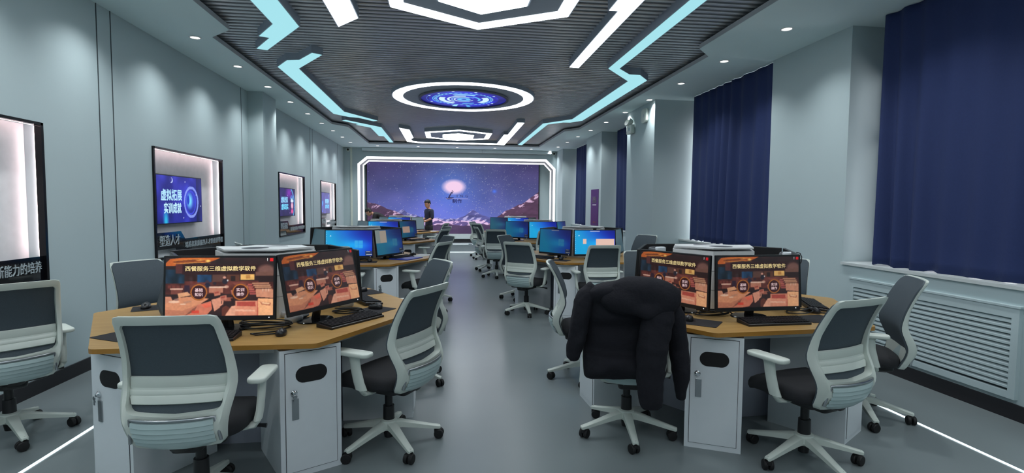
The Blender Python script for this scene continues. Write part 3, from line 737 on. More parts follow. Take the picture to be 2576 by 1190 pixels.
g = G(); g.bb(-.0128, -.0121, -.02, .1, -.39, -.365); g.bb(-.0128, -.0121, -.13, -.08, -.39, -.37); g.build('footer_mark', mat('poster_orange', (150, 90, 50), .5), t)
# ------------------------------------------------------------------ hexagon desks
TZ = .755; RS = 1.12
def hexpts(R, rot=0.0, n=6, off=0.0): return [(R*math.cos(rot+off+i*PI/3), R*math.sin(rot+off+i*PI/3)) for i in range(n)]
def rounded_poly(poly, r, n=4):
    out = []; k = len(poly)
    for i in range(k):
        p0, p, p1 = (Vector(poly[(i+j) % k]) for j in (-1, 0, 1)); a = (p0-p).normalized(); b = (p1-p).normalized()
        for t in range(n+1):
            f = t/n; q0 = p+a*r*(1-f); q1 = p+b*r*f; out.append(tuple(q0*(1-f)+q1*f))
    return out
def cabinet_meshes():
    W, D, Hh = .33, .48, .715
    g = G(); g.bb(-W/2, W/2, 0, D, .0, Hh); body = g.mesh('cabinet', STEEL)
    g = G(); g.bb(-W/2+.028, W/2-.028, -.004, 0, .035, Hh-.02); door = g.mesh('door', STEEL)
    g = G(); x0, x1, za, zb = -W/2+.025, W/2-.025, .032, Hh-.017; e = .003
    for (a, b, c, d) in ((x0, x0+e, za, zb), (x1-e, x1, za, zb), (x0, x1, za, za+e), (x0, x1, zb-e, zb)): g.bb(a, b, -.0015, 0, c, d)
    gap = g.mesh('door_gap', mat('dark_gap', (40, 44, 52), .8))
    g = G(); r, L_ = .045, .04; P = [(L_+r*math.cos(a), r*math.sin(a)) for a in np.linspace(-PI/2, PI/2, 12)]+[(-L_-r*math.cos(a), -r*math.sin(a)) for a in np.linspace(-PI/2, PI/2, 12)]
    k = len(P); cz = .57; g.add([(x, -.0055, cz+z) for x, z in P]+[(x, -.004, cz+z) for x, z in P], [tuple(range(k))]+[(i, (i+1) % k, k+(i+1) % k, k+i) for i in range(k)])
    slot = g.mesh('cable_slot', mat('slot_black', (12, 11, 14), .7))
    M = Matrix.Rotation(PI/2, 3, 'X')
    g = G(); g.lathe([(.018, .004), (.018, .010), (.013, .014), (.008, .022), (.001, .023)], 18, c=(-.095, 0, .475), M=M); lock = g.mesh('lock', CHROME, True)
    g = G(); g.rbox((-.088, -.006, .385), (.036, .006, .115), .004, M=Matrix.Identity(3)); g.bb(-.098, -.078, -.010, -.008, .34, .43); pull = g.mesh('recessed_pull', SILVER)
    g = G(); g.tube([(-.095, -.024, .475), (-.093, -.03, .46), (-.090, -.026, .44)], .0018, 6); g.lathe([(.010, -.002), (.012, 0), (.010, .002)], 12, c=(-.095, -.03, .462), M=M); g.bb(-.100, -.090, -.031, -.028, .425, .455); key = g.mesh('key', SILVER)
    return dict(body=body, door=door, gap=gap, slot=slot, lock=lock, pull=pull, key=key)
CAB = cabinet_meshes()
def desk_meshes():
    top = rounded_poly(hexpts(RS), .03)
    g = G(); g.prism(top, TZ-.026, TZ, True, False); g.m = 1; g.prism(top, TZ-.001, TZ, False, True)
    tt = g.mesh('tabletop', [EDGE, WOOD])
    g = G(); P = hexpts(1.0); Q = hexpts(.965)
    for i in range(6):
        j = (i+1) % 6; g.prism([P[i], P[j], Q[j], Q[i]], TZ-.072, TZ-.026)
    ap = g.mesh('apron', STEEL)
    g = G(); g.prism(hexpts(.52), 0, TZ-.026); col = g.mesh('centre_pedestal', PANELIN)
    g = G()
    for i in range(6):
        a = i*PI/3; g.box((.58*math.cos(a), .58*math.sin(a), .36), (.14, .02, .70), a)
    fins = g.mesh('modesty_fins', PANELIN)
    return tt, ap, col, fins
DM = desk_meshes()
DESKS = {'L1': (-1.24, 3.86, 0), 'L2': (-1.24, 7.69, 0), 'L3': (-1.24, 11.58, 0), 'L4': (-1.24, 15.42, 0),
         'R1': (2.10, 3.90, 3.5), 'R2': (2.10, 7.77, 2), 'R3': (2.10, 11.62, 0), 'R4': (2.10, 15.45, 0)}
DLAB = {'L1': 'nearest display-side desk', 'L2': 'second display-side desk', 'L3': 'third display-side desk', 'L4': 'fourth display-side desk',
        'R1': 'nearest window-side desk', 'R2': 'second window-side desk', 'R3': 'third window-side desk', 'R4': 'fourth window-side desk'}
DESCR = {'L1': 'hexagonal wood-top desk with white cabinets, nearest in the display-wall row', 'L2': 'hexagonal wood-top desk with blue folder, second in the display-wall row',
         'L3': 'hexagonal wood-top desk with white cabinets, third in the display-wall row', 'L4': 'hexagonal wood-top desk beside the standing person, last in the display-wall row',
         'R1': 'hexagonal wood-top desk behind the chair with the jacket, nearest in the window row', 'R2': 'hexagonal wood-top desk with brown papers, second in the window row',
         'R3': 'hexagonal wood-top desk with white cabinets, third in the window row', 'R4': 'hexagonal wood-top desk with white cabinets, last in the window row'}
for k, (x, y, rot) in DESKS.items():
    t = thing('hexagon_desk', DESCR[k], 'desk', (x, y, 0), math.radians(rot), 'hexagonal computer desks')
    for me in DM: link(me.name, me, t)
    for i in range(6):
        a = i*PI/3; c = link('cabinet', CAB['body'], t, (1.02*math.cos(a), 1.02*math.sin(a), 0), (0, 0, a+PI/2))
        # local -Y of the cabinet faces outward
        c.rotation_euler = (0, 0, a+PI/2)
        for q in ('door', 'gap', 'slot', 'lock', 'pull'): link(CAB[q].name, CAB[q], c)
        if k in ('L1', 'L2') and i in (5, 4): tag(link('key', CAB['key'], c), 'key hanging from the lock')
    # equipment tower on the middle of the desk
    tw = thing('equipment_tower', 'white hexagonal equipment box amid the monitors of the '+DLAB[k], 'equipment cabinet', (x, y, TZ), math.radians(rot), 'equipment towers on the desks')
    g = G(); g.prism(hexpts(.335), .0, .425)
    g.build('body', mat('tower_white', (228, 230, 230), .4, noise=.01), tw)
    g = G()
    for z in (.14, .28): g.prism(hexpts(.3362), z, z+.003, False, False)
    g.build('seam', mat('tower_seam', (120, 124, 128), .6), tw)
    H1 = hexpts(.334)
    for s, dz in ((1, .0), (-1, .012)):
        half = [H1[0], H1[1], H1[2], H1[3]] if s > 0 else [H1[3], H1[4], H1[5], H1[0]]
        g = G(); P = offset_poly(half, .004); g.prism(P, .429+dz, .440+dz); l = g.build('lid', mat('tower_white', ()), tw)
        g = G(); g.lathe([(.0, .4405+dz), (.085, .4405+dz)], 24, c=(0.02*s, .15*s, 0), cap=False); g.build('vent_hole', mat('vent_dark', (72, 76, 82), .7), l)

# ------------------------------------------------------------------ what the monitors show
def restaurant():
    p = Pic(330, 184, (44, 24, 24)); u, v = p.u, p.v; r = np.random.default_rng(11)
    n = vnoise(u*14, v*9, r); n2 = vnoise(u*60, v*40, r); n3 = vnoise(u*30, v*8, r)
    p.a += (n-.5)[..., None]*np.array((26, 14, 12))
    p.rect(0, .40, 1, .62, (88, 40, 34)); p.a += ((v > .4) & (v < .62))[..., None]*(n-.5)[..., None]*np.array((60, 34, 28))
    p.rect(0, .2, .17, .44, (22, 42, 60)); p.rect(.29, .29, .42, .42, (26, 58, 92)); p.a += ((v > .2) & (v < .44) & (u < .43))[..., None]*(n3-.5)[..., None]*np.array((20, 36, 50))
    p.poly([(.0, .09), (.04, .02), (.14, .0), (.50, .0), (.46, .035), (.40, .075), (.33, .085), (.24, .065), (.14, .10), (.08, .14), (0, .14)], (196, 96, 36))
    for a, b, c_ in ((.02, .05, (226, 136, 52)), (.05, .035, (120, 52, 26)), (.075, .02, (232, 150, 66)), (.035, .012, (90, 40, 24))): p.poly([(.06, a+.02), (.3, a-.01), (.42, a+.02), (.3, a+b*.5), (.1, a+b+.02)], c_, .8)
    p.ell(.385, .055, .03, .03, (252, 206, 110), .95, .6); p.ell(.31, .04, .05, .014, (246, 170, 80), .9, .6)
    p.rect(.09, .10, .16, .27, (96, 44, 40), .8); p.rect(.15, .115, .865, .285, (52, 16, 18)); p.rect(.16, .13, .855, .27, (40, 14, 14), .8)
    p.ell(.93, .22, .10, .12, (128, 88, 78), .9, .4); p.rect(.83, .24, 1, .31, (110, 74, 62)); p.rect(.86, .31, 1, .42, (40, 20, 18))
    p.rect(.43, .29, .55, .41, (110, 74, 62), .7); p.rect(.56, .29, .68, .40, (92, 52, 36)); p.rect(.69, .285, .82, .385, (236, 184, 104)); p.rect(.74, .30, .78, .36, (170, 110, 50), .7); p.rect(.6, .31, .64, .4, (40, 24, 22))
    for cx, cy, rx, ry, c_ in ((.38, .41, .022, .03, (60, 44, 60)), (.385, .47, .03, .05, (30, 30, 52)), (.54, .34, .018, .025, (210, 150, 130)), (.545, .41, .03, .055, (34, 30, 44)), (.57, .39, .008, .02, (230, 230, 235)), (.56, .5, .025, .03, (200, 150, 130)), (.45, .44, .02, .03, (40, 30, 40))): p.ell(cx, cy, rx, ry, c_, 1, .3)
    for k in range(9): p.rect(.02+k*.04, .47, .05+k*.04, .52, (122-k*3, 56, 48), .8)
    p.rect(.04, .52, .16, .545, (214, 170, 150)); p.rect(.05, .545, .15, .62, (120, 64, 54)); p.rect(.4, .49, .56, .52, (226, 186, 164)); p.rect(.4, .52, .53, .60, (186, 120, 96)); p.rect(.17, .47, .22, .62, (46, 26, 44))
    for k in range(5): p.rect(.80+k*.012, .43+k*.035, .96+k*.01, .455+k*.035, (226, 172, 130), .75); p.rect(.76+.004*k, .45+k*.04, .80+.01*k, .48+k*.04, (190, 90, 84), .8)
    p.poly([(.0, .66), (.05, .66), (.07, .74), (0, .78)], (206, 138, 108)); p.poly([(.11, .61), (.2, .58), (.235, .64), (.12, .68)], (222, 160, 118))
    p.poly([(0, .78), (.12, .68), (.24, .66), (.40, .70), (.26, .86), (.17, 1), (0, 1)], (214, 142, 104)); p.poly([(0, .88), (.16, .9), (.3, .8), (.3, .86), (.17, 1), (0, 1)], (176, 106, 82), .7)
    p.ell(.08, .75, .05, .022, (236, 190, 160)); p.ell(.1, .71, .03, .03, (120, 90, 90), .7, .5); p.poly([(.16, .75), (.22, .73), (.245, .75), (.18, .785)], (186, 132, 104)); p.ell(.16, .79, .03, .012, (240, 196, 166))
    p.poly([(.3, .80), (.42, .74), (.43, .88), (.38, .98), (.28, 1), (.17, 1), (.27, .9)], (206, 118, 92)); p.poly([(.33, .80), (.42, .77), (.42, .84), (.36, .86)], (232, 104, 78), .9); p.rect(.24, .90, .31, .95, (214, 60, 44), .8)
    p.poly([(.42, .72), (.54, .66), (.53, .82), (.45, .92)], (218, 148, 120)); p.poly([(.5, .84), (.53, .8), (.535, 1), (.52, 1)], (50, 24, 24)); p.rect(.54, .68, .62, .75, (150, 84, 66)); p.poly([(.6, .7), (.63, .7), (.635, .86), (.625, .86)], (40, 20, 20)); p.poly([(.52, .86), (.56, .82), (.62, .9), (.56, 1), (.52, 1)], (96, 48, 36))
    p.poly([(.56, .96), (.61, .83), (.66, .82), (.65, 1), (.55, 1)], (230, 164, 134)); p.poly([(.645, .74), (.85, .74), (.86, 1), (.645, 1)], (220, 142, 112)); p.poly([(.66, .76), (.83, .76), (.835, .84), (.66, .83)], (178, 74, 62)); p.poly([(.64, .885), (.83, .90), (.83, .93), (.64, .92)], (240, 178, 148)); p.poly([(.85, .72), (.87, .72), (.87, 1), (.845, 1)], (190, 96, 76))
    p.poly([(.83, .55), (1, .55), (1, .70), (.84, .68)], (206, 140, 110)); p.poly([(.855, .70), (1, .71), (1, 1), (.86, 1)], (244, 178, 128)); p.poly([(.87, .76), (.98, .78), (.97, .83), (.89, .81)], (176, 104, 78), .9); p.poly([(.885, .765), (.97, .785), (.96, .81), (.9, .795)], (248, 196, 150))
    for k, (a, b) in enumerate(((.44, .58), (.50, .66), (.60, .56), (.70, .50))):   # armchairs in the middle rows
        p.poly([(a, b), (a+.06, b-.02), (a+.065, b+.06), (a+.01, b+.08)], (196-6*k, 120-4*k, 96)); p.poly([(a+.008, b+.012), (a+.05, b-.004), (a+.05, b+.025), (a+.012, b+.04)], (160, 72, 58)); p.poly([(a+.012, b+.08), (a+.018, b+.08), (a+.02, b+.13), (a+.014, b+.13)], (40, 20, 20))
    for k in range(6): p.rect(.62+.012*k, .43+.022*k, .72+.02*k, .442+.022*k, (150+8*k, 86+6*k, 70+4*k), .7)
    for cx in (.9, .93, .955): p.ell(cx, .56, .006, .04, (250, 226, 204), .6, .6)
    p.a *= (1+.12*(n2-.5))[..., None]
    for cu in (.305, .69): p.ell(cu, .59, .078, .141, (150, 84, 34)); p.ell(cu, .59, .073, .132, (202, 122, 48)); p.ell(cu, .59, .066, .119, (58, 18, 22))
    for _ in range(2): p.a[1:-1, 1:-1] = (p.a[1:-1, 1:-1]*2+p.a[:-2, 1:-1]+p.a[2:, 1:-1]+p.a[1:-1, :-2]+p.a[1:-1, 2:])/6
    p.rect(.965, .008, .995, .06, (226, 16, 22)); p.rect(.937, .010, .943, .04, (240, 240, 240)); p.rect(.937, .047, .943, .055, (240, 240, 240))
    return p
SW, SH = .592, .336      # lit area of a monitor
def rest_texts():
    T = []
    for body, wdt, hgt, u, v, rgb in (('西餐服务三维虚拟教学软件', .655, .088, .505, .185, (248, 224, 158)), ('基础', .072, .06, .305, .552, (248, 214, 216)), ('知识', .072, .06, .305, .628, (248, 214, 216)), ('实训', .072, .06, .69, .552, (248, 214, 216)), ('操作', .072, .06, .69, .628, (248, 214, 216))):
        tv, tf = fit_text(body, wdt*SW, .016, hgt*SH); T.append((tv, tf, (u-.5)*SW, (.5-v)*SH, rgb))
    return T
def desktop(dark=1.0, notes=(), teal=0.0, flag=True, icons=True, bar=False, tray=True):
    p = Pic(96, 54, (0, 0, 0)); u, v = p.u, p.v; k = np.clip(u*1.25-.35*(v-.3)-.12, 0, 1)[..., None]
    p.a = np.array((24, 158, 214))*(1-k)+np.array((20, 44, 196))*k
    beam = np.exp(-(((u-.66)/.30)**2+((v-.56)/.2)**2))[..., None]; p.a += beam*np.array((0, 70, 40))
    dk = np.clip((u-.45)*2, 0, 1)*np.clip(1-v*1.7, 0, 1); p.a *= (1-.35*dk)[..., None]
    if flag:
        for (a, b, c, d) in ((.62, .40, .695, .53), (.703, .395, .80, .53), (.62, .545, .695, .68), (.703, .545, .80, .70)): p.rect(a, b, c, d, (64, 176, 232), .75)
    if icons:
        for q in np.arange(.06, .95, .085): p.rect(.012, q, .024, q+.03, (190, 220, 240), .8)
        p.ell(.105, .22, .012, .02, (200, 240, 255))
    if tray: p.rect(.85, .80, 1, 1, (50, 54, 62), .75); p.rect(.87, .83, .95, .85, (190, 190, 190)); p.rect(.87, .93, .99, .945, (190, 200, 205))
    for a, b, c, d, col in notes: p.rect(a, b, c, d, col)
    if bar: p.rect(.38, .025, .62, .05, (226, 220, 210))
    p.a *= dark
    if teal: p.a = p.a*(1-teal)+p.a.mean(-1, keepdims=True)*np.array((.75, 1.0, 1.05))*teal
    return p
SCR = {}
def screen(kind):
    if kind in SCR: return SCR[kind]
    B_ = (226, 190, 176); GY = (150, 160, 160)
    if kind == 'restaurant_dim':
        p = restaurant(); p.a *= .80; me = pic_mesh('screen', p, SW, SH, [(a, b, c, d, tuple(.86*q for q in e)) for a, b, c, d, e in rest_texts()])
    elif kind == 'restaurant': me = pic_mesh('screen', restaurant(), SW, SH, rest_texts())
    elif kind == 'off': me = pic_mesh('screen', Pic(2, 2, (2, 2, 3)), SW, SH)
    elif kind == 'grey': me = pic_mesh('screen', Pic(8, 8, (96, 116, 124)), SW, SH)  # switched-off screen; its pale reflection is painted as an even glow
    elif kind == 'slate': me = pic_mesh('screen', Pic(8, 8, (54, 78, 88)), SW, SH)
    elif kind == 'plain': me = pic_mesh('screen', desktop(), SW, SH)
    elif kind == 'bar': me = pic_mesh('screen', desktop(bar=True, tray=False), SW, SH)
    elif kind == 'dialog': me = pic_mesh('screen', desktop(notes=((.20, .36, .29, .56, B_), (.53, .36, .98, .72, B_), (.54, .38, .97, .385, (180, 150, 140))), bar=True, flag=False, tray=False), SW, SH)
    elif kind == 'note_dim': me = pic_mesh('screen', desktop(.62, notes=((0, .0, .16, .52, (196, 204, 196)), (.16, .02, .40, .52, (255, 216, 190))), teal=.25, icons=False), SW, SH)
    elif kind == 'note_dark': me = pic_mesh('screen', desktop(.48, notes=((.14, .32, .58, .72, (330, 262, 230)),), teal=.1, icons=False), SW, SH)
    elif kind == 'dim': me = pic_mesh('screen', desktop(.60, bar=True, icons=False), SW, SH)
    elif kind == 'dim2': me = pic_mesh('screen', desktop(.58, icons=False, bar=False), SW, SH)
    elif kind == 'dimteal': me = pic_mesh('screen', desktop(.55, icons=False, teal=.35, flag=False, tray=False), SW, SH)
    SCR[kind] = me; return me
MW, MH = .618, .374
def monitor_meshes():
    g = G(); g.lathe([(.0, 0), (.115, 0), (.125, .004), (.12, .010), (.05, .014), (.0, .016)], 28, cap=False); g.v = [(x, y*.78, z) for x, y, z in g.v]; base = g.mesh('stand_base', mat('gloss_black', (18, 18, 20), .16), True)
    g = G(); g.tube([(0, .10, .012), (0, .085, .08), (0, .03, .19)], [.036, .034, .034], 10, .4); neck = g.mesh('stand_neck', BLACKP)
    g = G(); I = Matrix.Identity(3); g.rbox((0, 0, MH/2), (MW, MH, .022), .006, M=Matrix.Rotation(PI/2, 3, 'X')); hs = g
    hs.v = [(x, y, z) for x, y, z in hs.v]
    g.rbox((0, .022, MH*.45), (.40, .24, .03), .02, M=Matrix.Rotation(PI/2, 3, 'X')); house = g.mesh('housing', BLACKP)
    g = G(); g.bb(.27, .276, -.0125, -.011, .012, .018); led = g.mesh('power_light', mat('power_white', (230, 235, 240), emit=.9))
    return base, neck, house, led
MM = monitor_meshes()
def monitor(x, y, face_deg, tilt, kind, label, zb=.05, webcam=False):
    t = thing('monitor', label, 'monitor', (x, y, TZ), math.radians(face_deg+90), 'computer monitors on the desks')
    link('stand_base', MM[0], t, (0, .10, 0)); link('stand_neck', MM[1], t)
    tl = -math.radians(tilt)
    h = link('housing', MM[2], t, (0, 0, zb), (tl, 0, 0))
    s = link('screen', screen(kind), h, (0, -.0113, MH-.012-SH/2)); link('power_light', MM[3], h)
    if webcam:
        g = G(); g.rbox((0, .0, MH+.010), (.05, .03, .02), .008); g.build('webcam', BLACKP, h, True)
    return t
def station(d, ang, r=.55, shift=0.0):
    x, y, rot = DESKS[d]; a = math.radians(ang+rot); return x+r*math.cos(a)-shift*math.sin(a), y+r*math.sin(a)+shift*math.cos(a)
# nearest desks: fitted positions
monitor(-1.284, 3.193, -91.3, 5.0, 'restaurant', 'monitor with the restaurant screen facing the camera on the nearest display-side desk', zb=.073)
monitor(-.739, 3.43, -32.5, 12, 'restaurant_dim', 'tilted monitor with the dim restaurant screen turned to the aisle, nearest display-side desk', zb=.085)
monitor(1.615, 3.54, 205.8, 1, 'restaurant_dim', 'monitor with restaurant screen partly hidden behind the black jacket', zb=.055)
monitor(2.08, 3.235, -88, 3.4, 'restaurant_dim', 'monitor with pale reflection over the restaurant screen, nearest window-side desk', zb=.060)
def auto(d, ang, kind, label, r=.565, tilt=3.5, dy=0, **k):
    x, y = station(d, ang, r); monitor(x, y, ang+DESKS[d][2]+dy, tilt, kind, label, **k)
auto('L1', 30, 'off', 'black back of the monitor facing the aisle behind the tilted monitor, nearest display-side desk', .565)
auto('L1', 90, 'off', 'black back of the monitor facing the video wall on the nearest display-side desk', .565)
auto('L1', 150, 'off', 'black back of the monitor angled to the far wall niche, nearest display-side desk', .56)
auto('L1', 210, 'off', 'monitor seen edge-on at the wall side of the nearest display-side desk', .62, 14)
auto('R1', 30, 'off', 'black back of the monitor facing the curtain on the nearest window-side desk', .565)
auto('R1', 90, 'off', 'black back of the monitor facing the video wall on the nearest window-side desk', .565)
auto('R1', 150, 'off', 'monitor seen edge-on behind the headset on the nearest window-side desk', .56)
auto('R1', -30, 'off', 'monitor seen edge-on at the radiator side of the nearest window-side desk', .58)
auto('L2', -90, 'plain', 'bright blue desktop monitor facing the camera on the second display-side desk', .60, 4)
auto('L2', -30, 'note_dim', 'dim teal monitor with a beige note window on the second display-side desk', .58, 8)
auto('L2', 210, 'slate', 'slate-screened monitor at the wall side of the second display-side desk', .56, 12)
auto('L2', 90, 'off', 'black back of the monitor facing the video wall on the second display-side desk')
auto('L2', 30, 'off', 'black back of the aisle-side monitor behind the beige note on the second display-side desk')
auto('L2', 150, 'off', 'black back of the monitor by the wall niche on the second display-side desk')
auto('L3', -90, 'bar', 'bright blue monitor with white top bar on the third display-side desk', .58, 4)
auto('L3', -30, 'note_dark', 'dark blue monitor with a square tan note on the third display-side desk', .58, 8)
auto('L3', 210, 'slate', 'dark slate monitor at the wall side of the third display-side desk', .56, 10)
auto('L3', 30, 'off', 'black back of the aisle-side monitor on the third display-side desk')
auto('L3', 90, 'off', 'black back of the monitor facing the video wall on the third display-side desk')
auto('L4', -90, 'bar', 'small bright blue monitor on the farthest display-side desk', .58, 4)
auto('L4', -30, 'grey', 'pale grey monitor screen before the standing person', .60, 8)
auto('L4', 210, 'slate', 'slate monitor beside the bending person on the farthest display-side desk', .56, 8)
auto('R2', -90, 'dialog', 'bright blue monitor with beige dialog windows on the second window-side desk', .56, 3, webcam=True)
auto('R2', 210, 'dim', 'dim blue monitor turned to the aisle on the second window-side desk', .60, 3, dy=4, webcam=True)
auto('R2', -30, 'slate', 'slate monitor edge beside the dialog monitor on the second window-side desk', .56, 8)
auto('R2', 150, 'off', 'black back of the aisle-side monitor on the second window-side desk')
auto('R2', 30, 'off', 'black back of the monitor toward the curtain on the second window-side desk')
auto('R3', -90, 'plain', 'bright blue monitor with desktop icons on the third window-side desk', .56, 3)
auto('R3', 210, 'dim2', 'dim blue monitor turned to the aisle on the third window-side desk', .62, 3, dy=18)
auto('R3', -30, 'dim2', 'navy monitor turned to the window on the third window-side desk', .56, 6)
auto('R4', -90, 'bar', 'bright blue monitor on the farthest window-side desk', .56, 3)
auto('R4', 210, 'dimteal', 'dim teal monitor turned to the aisle on the farthest window-side desk', .62, 3, dy=18)
auto('R4', -30, 'off', 'dark monitor turned to the window on the farthest window-side desk', .56, 6)

# ------------------------------------------------------------------ keyboards, mice, mats, cables
def keyboard_meshes():
    g = G(); L_, D = .44, .135
    g.loft([[(-L_/2, -D/2, 0), (L_/2, -D/2, 0), (L_/2, D/2, 0), (-L_/2, D/2, 0)], [(-L_/2, -D/2, .012), (L_/2, -D/2, .012), (L_/2, D/2, .024), (-L_/2, D/2, .024)], [(-L_/2+.004, -D/2+.004, .015), (L_/2-.004, -D/2+.004, .015), (L_/2-.004, D/2-.004, .027), (-L_/2+.004, D/2-.004, .027)]])
    case = g.mesh('case', BLACKP)
    g = G()
    for r in range(6):
        for c in range(21):
            if c in (15, 19) and False: continue
            x = -L_/2+.016+c*.0204; y = D/2-.016-r*.0205
            if r == 5 and 3 < c < 9: continue
            z = .026-(r*.0205)/D*.012
            g.rbox((x, y, z+.004), (.0165, .0165, .009), .002, n=1)
        if r == 5: g.rbox((-L_/2+.016+6*.0204, D/2-.016-r*.0205, .019), (.095, .0165, .009), .002, n=1)
    keys = g.mesh('keys', mat('keycap_black', (30, 31, 35), .6, noise=0, spec=.25))
    return case, keys
KBM = keyboard_meshes()
def keyboard(x, y, rz, label):
    t = thing('keyboard', label, 'keyboard', (x, y, TZ), math.radians(rz), 'black desk keyboards')
    link('case', KBM[0], t); link('keys', KBM[1], t); return t
def mouse_meshes():
    g = G(); loops = []
    for zf, sx, sy in ((0, .9, .95), (.25, 1, 1), (.55, .95, .97), (.8, .8, .85), (.95, .5, .55), (1, .08, .1)):
        loops.append([(.031*sx*math.copysign(abs(math.cos(a))**.8, math.cos(a)), .056*sy*math.copysign(abs(math.sin(a))**.9, math.sin(a)), .036*zf*(1-.22*math.sin(a))) for a in np.linspace(0, 2*PI, 24, endpoint=False)])
    g.loft(loops); body = g.mesh('body', mat('mouse_black', (30, 30, 33), .32), True, 60)
    g = G(); g.lathe([(.009, -.004), (.011, 0), (.009, .004)], 14, c=(0, .032, .026), M=Matrix.Rotation(PI/2, 3, 'Y')); wheel = g.mesh('wheel', BLACKM)
    return body, wheel
MSM = mouse_meshes()
def mouse(x, y, rz, label, z=TZ):
    t = thing('mouse', label, 'mouse', (x, y, z), math.radians(rz), 'black computer mice'); link('body', MSM[0], t); link('wheel', MSM[1], t)
    return t
g = G(); g.rbox((0, 0, .0015), (.25, .21, .003), .012, n=2); PADME = g.mesh('mouse_mat', PADM)
def pad(x, y, rz, label, sx=1.0):
    o = link('mouse_mat', PADME, None, (x, y, TZ), (0, 0, math.radians(rz))); o.scale = (sx, 1, 1)
    return tag(o, label, 'mouse mat', 'black mouse mats')
PZ = TZ+.003
keyboard(-1.36, 3.05, 1, 'black keyboard before the camera-facing restaurant monitor, nearest display-side desk')
mouse(-.925, 3.11, 8, 'black mouse on bare wood beside the cable coil')
pad(-1.79, 3.17, -28, 'black mouse mat at the wall corner of the nearest display-side desk')
keyboard(-.585, 3.415, 53, 'black keyboard before the tilted aisle-side monitor')
pad(-.50, 3.77, 58, 'black mouse mat at the aisle corner of the nearest display-side desk', 1.1); mouse(-.49, 3.83, 62, 'black mouse on the mat at the aisle corner', PZ)
keyboard(-.62, 4.17, 118, 'black keyboard half hidden behind the tilted aisle-side monitor')
pad(-.66, 4.57, 122, 'black mouse mat at the far end of the nearest display-side desk'); mouse(-.71, 4.60, 110, 'black mouse on the mat at the far end, nearest display-side desk', PZ)
pad(-2.04, 4.02, 205, 'black mouse mat under the dark chair by the wall niche', 1.2); mouse(-2.10, 3.99, 200, 'black mouse on the wall-side mat of the nearest display-side desk', PZ)
keyboard(2.12, 3.12, 2, 'black keyboard before the pale-reflection monitor, nearest window-side desk')
pad(1.63, 3.20, -40, 'black mouse mat next to the black jacket', 1.15); mouse(1.60, 3.25, -20, 'grey-black mouse on the mat next to the black jacket', PZ)
pad(2.50, 3.22, 8, 'black mouse mat beside the keyboard of the pale-reflection monitor'); 
keyboard(2.80, 3.66, 66, 'black keyboard angled at the radiator side of the nearest window-side desk')
mouse(2.62, 3.42, 20, 'black mouse by the edge of the pale-reflection monitor')
pad(2.86, 4.10, 66, 'black mouse mat at the far window corner of the nearest window-side desk'); mouse(2.90, 4.05, 60, 'black mouse at the far window corner of the nearest window-side desk', PZ)
pad(-1.00, 7.02, 2, 'black mouse mat before the bright blue monitor, second display-side desk'); mouse(-.97, 7.06, 0, 'black mouse before the bright blue monitor, second display-side desk', PZ)
keyboard(-1.36, 6.99, 0, 'black keyboard before the bright blue monitor, second display-side desk')
keyboard(-.60, 7.56, 60, 'black keyboard above the blue folder')
mouse(-.47, 7.98, 60, 'black mouse beyond the blue folder')
pad(1.60, 7.10, -35, 'black mouse mat of the second window-side desk'); mouse(1.62, 7.16, -25, 'black mouse beneath the dim aisle monitor, second window-side desk', PZ)
keyboard(1.38, 7.44, -58, 'black keyboard beside the brown papers')
keyboard(-.56, 11.36, 60, 'black keyboard before the tan-note monitor'); mouse(-.38, 11.72, 60, 'black mouse beside the tan-note monitor')
keyboard(-.56, 15.18, 60, 'black keyboard before the pale grey monitor screen')
keyboard(1.42, 11.30, -60, 'black keyboard on the third window-side desk')
def coil(x, y, label, loops, r0, seed, z=TZ, tail=None):
    rr = np.random.default_rng(seed); g = G(); path = []
    N = int(loops*18)
    for i in range(N):
        a = 2*PI*i/18; k = rr.random()*.012; rx = r0*(1+.18*math.sin(i*.13+seed)+.1*math.sin(i*.07)); path.append((rx*math.cos(a)*1.25, rx*.62*math.sin(a)+.01*math.sin(i*.05*seed), .005+.030*(i/N)+.006*math.sin(i*.4)+.004*k))
    if tail: path += [Vector(p) for p in tail]
    g.tube(path, .0042, 6); o = g.build('cable_coil', mat('cable_black', (20, 20, 22), .4), None, True, 80); o.location = (x, y, z)
    return tag(o, label, 'cable', 'coiled black cables')
coil(-1.08, 3.32, 'tangled black cable coil beneath the camera-facing restaurant monitor', 6, .105, 3, tail=[(.16, -.04, .008), (.10, -.14, .005), (-.02, -.19, .005), (.02, -.22, .005), (.12, -.20, .006), (.145, -.15, .012)])
coil(-.66, 3.72, 'black cable coil under the tilted aisle-side monitor', 4, .07, 5, tail=[(.10, -.02, .006), (.14, -.06, .005), (.10, -.11, .005)])
coil(1.86, 3.42, 'black cable coil between the restaurant monitors of the nearest window-side desk', 5, .085, 4, tail=[(.14, -.02, .006), (.18, .02, .005), (.22, .0, .005)])
coil(2.50, 3.40, 'loose black cable behind the pale-reflection monitor', 2, .06, 6, tail=[(.1, .02, .005), (.2, -.03, .005), (.16, -.1, .005)])
coil(-1.12, 7.20, 'black cables under the bright blue monitor, second display-side desk', 4, .09, 7)
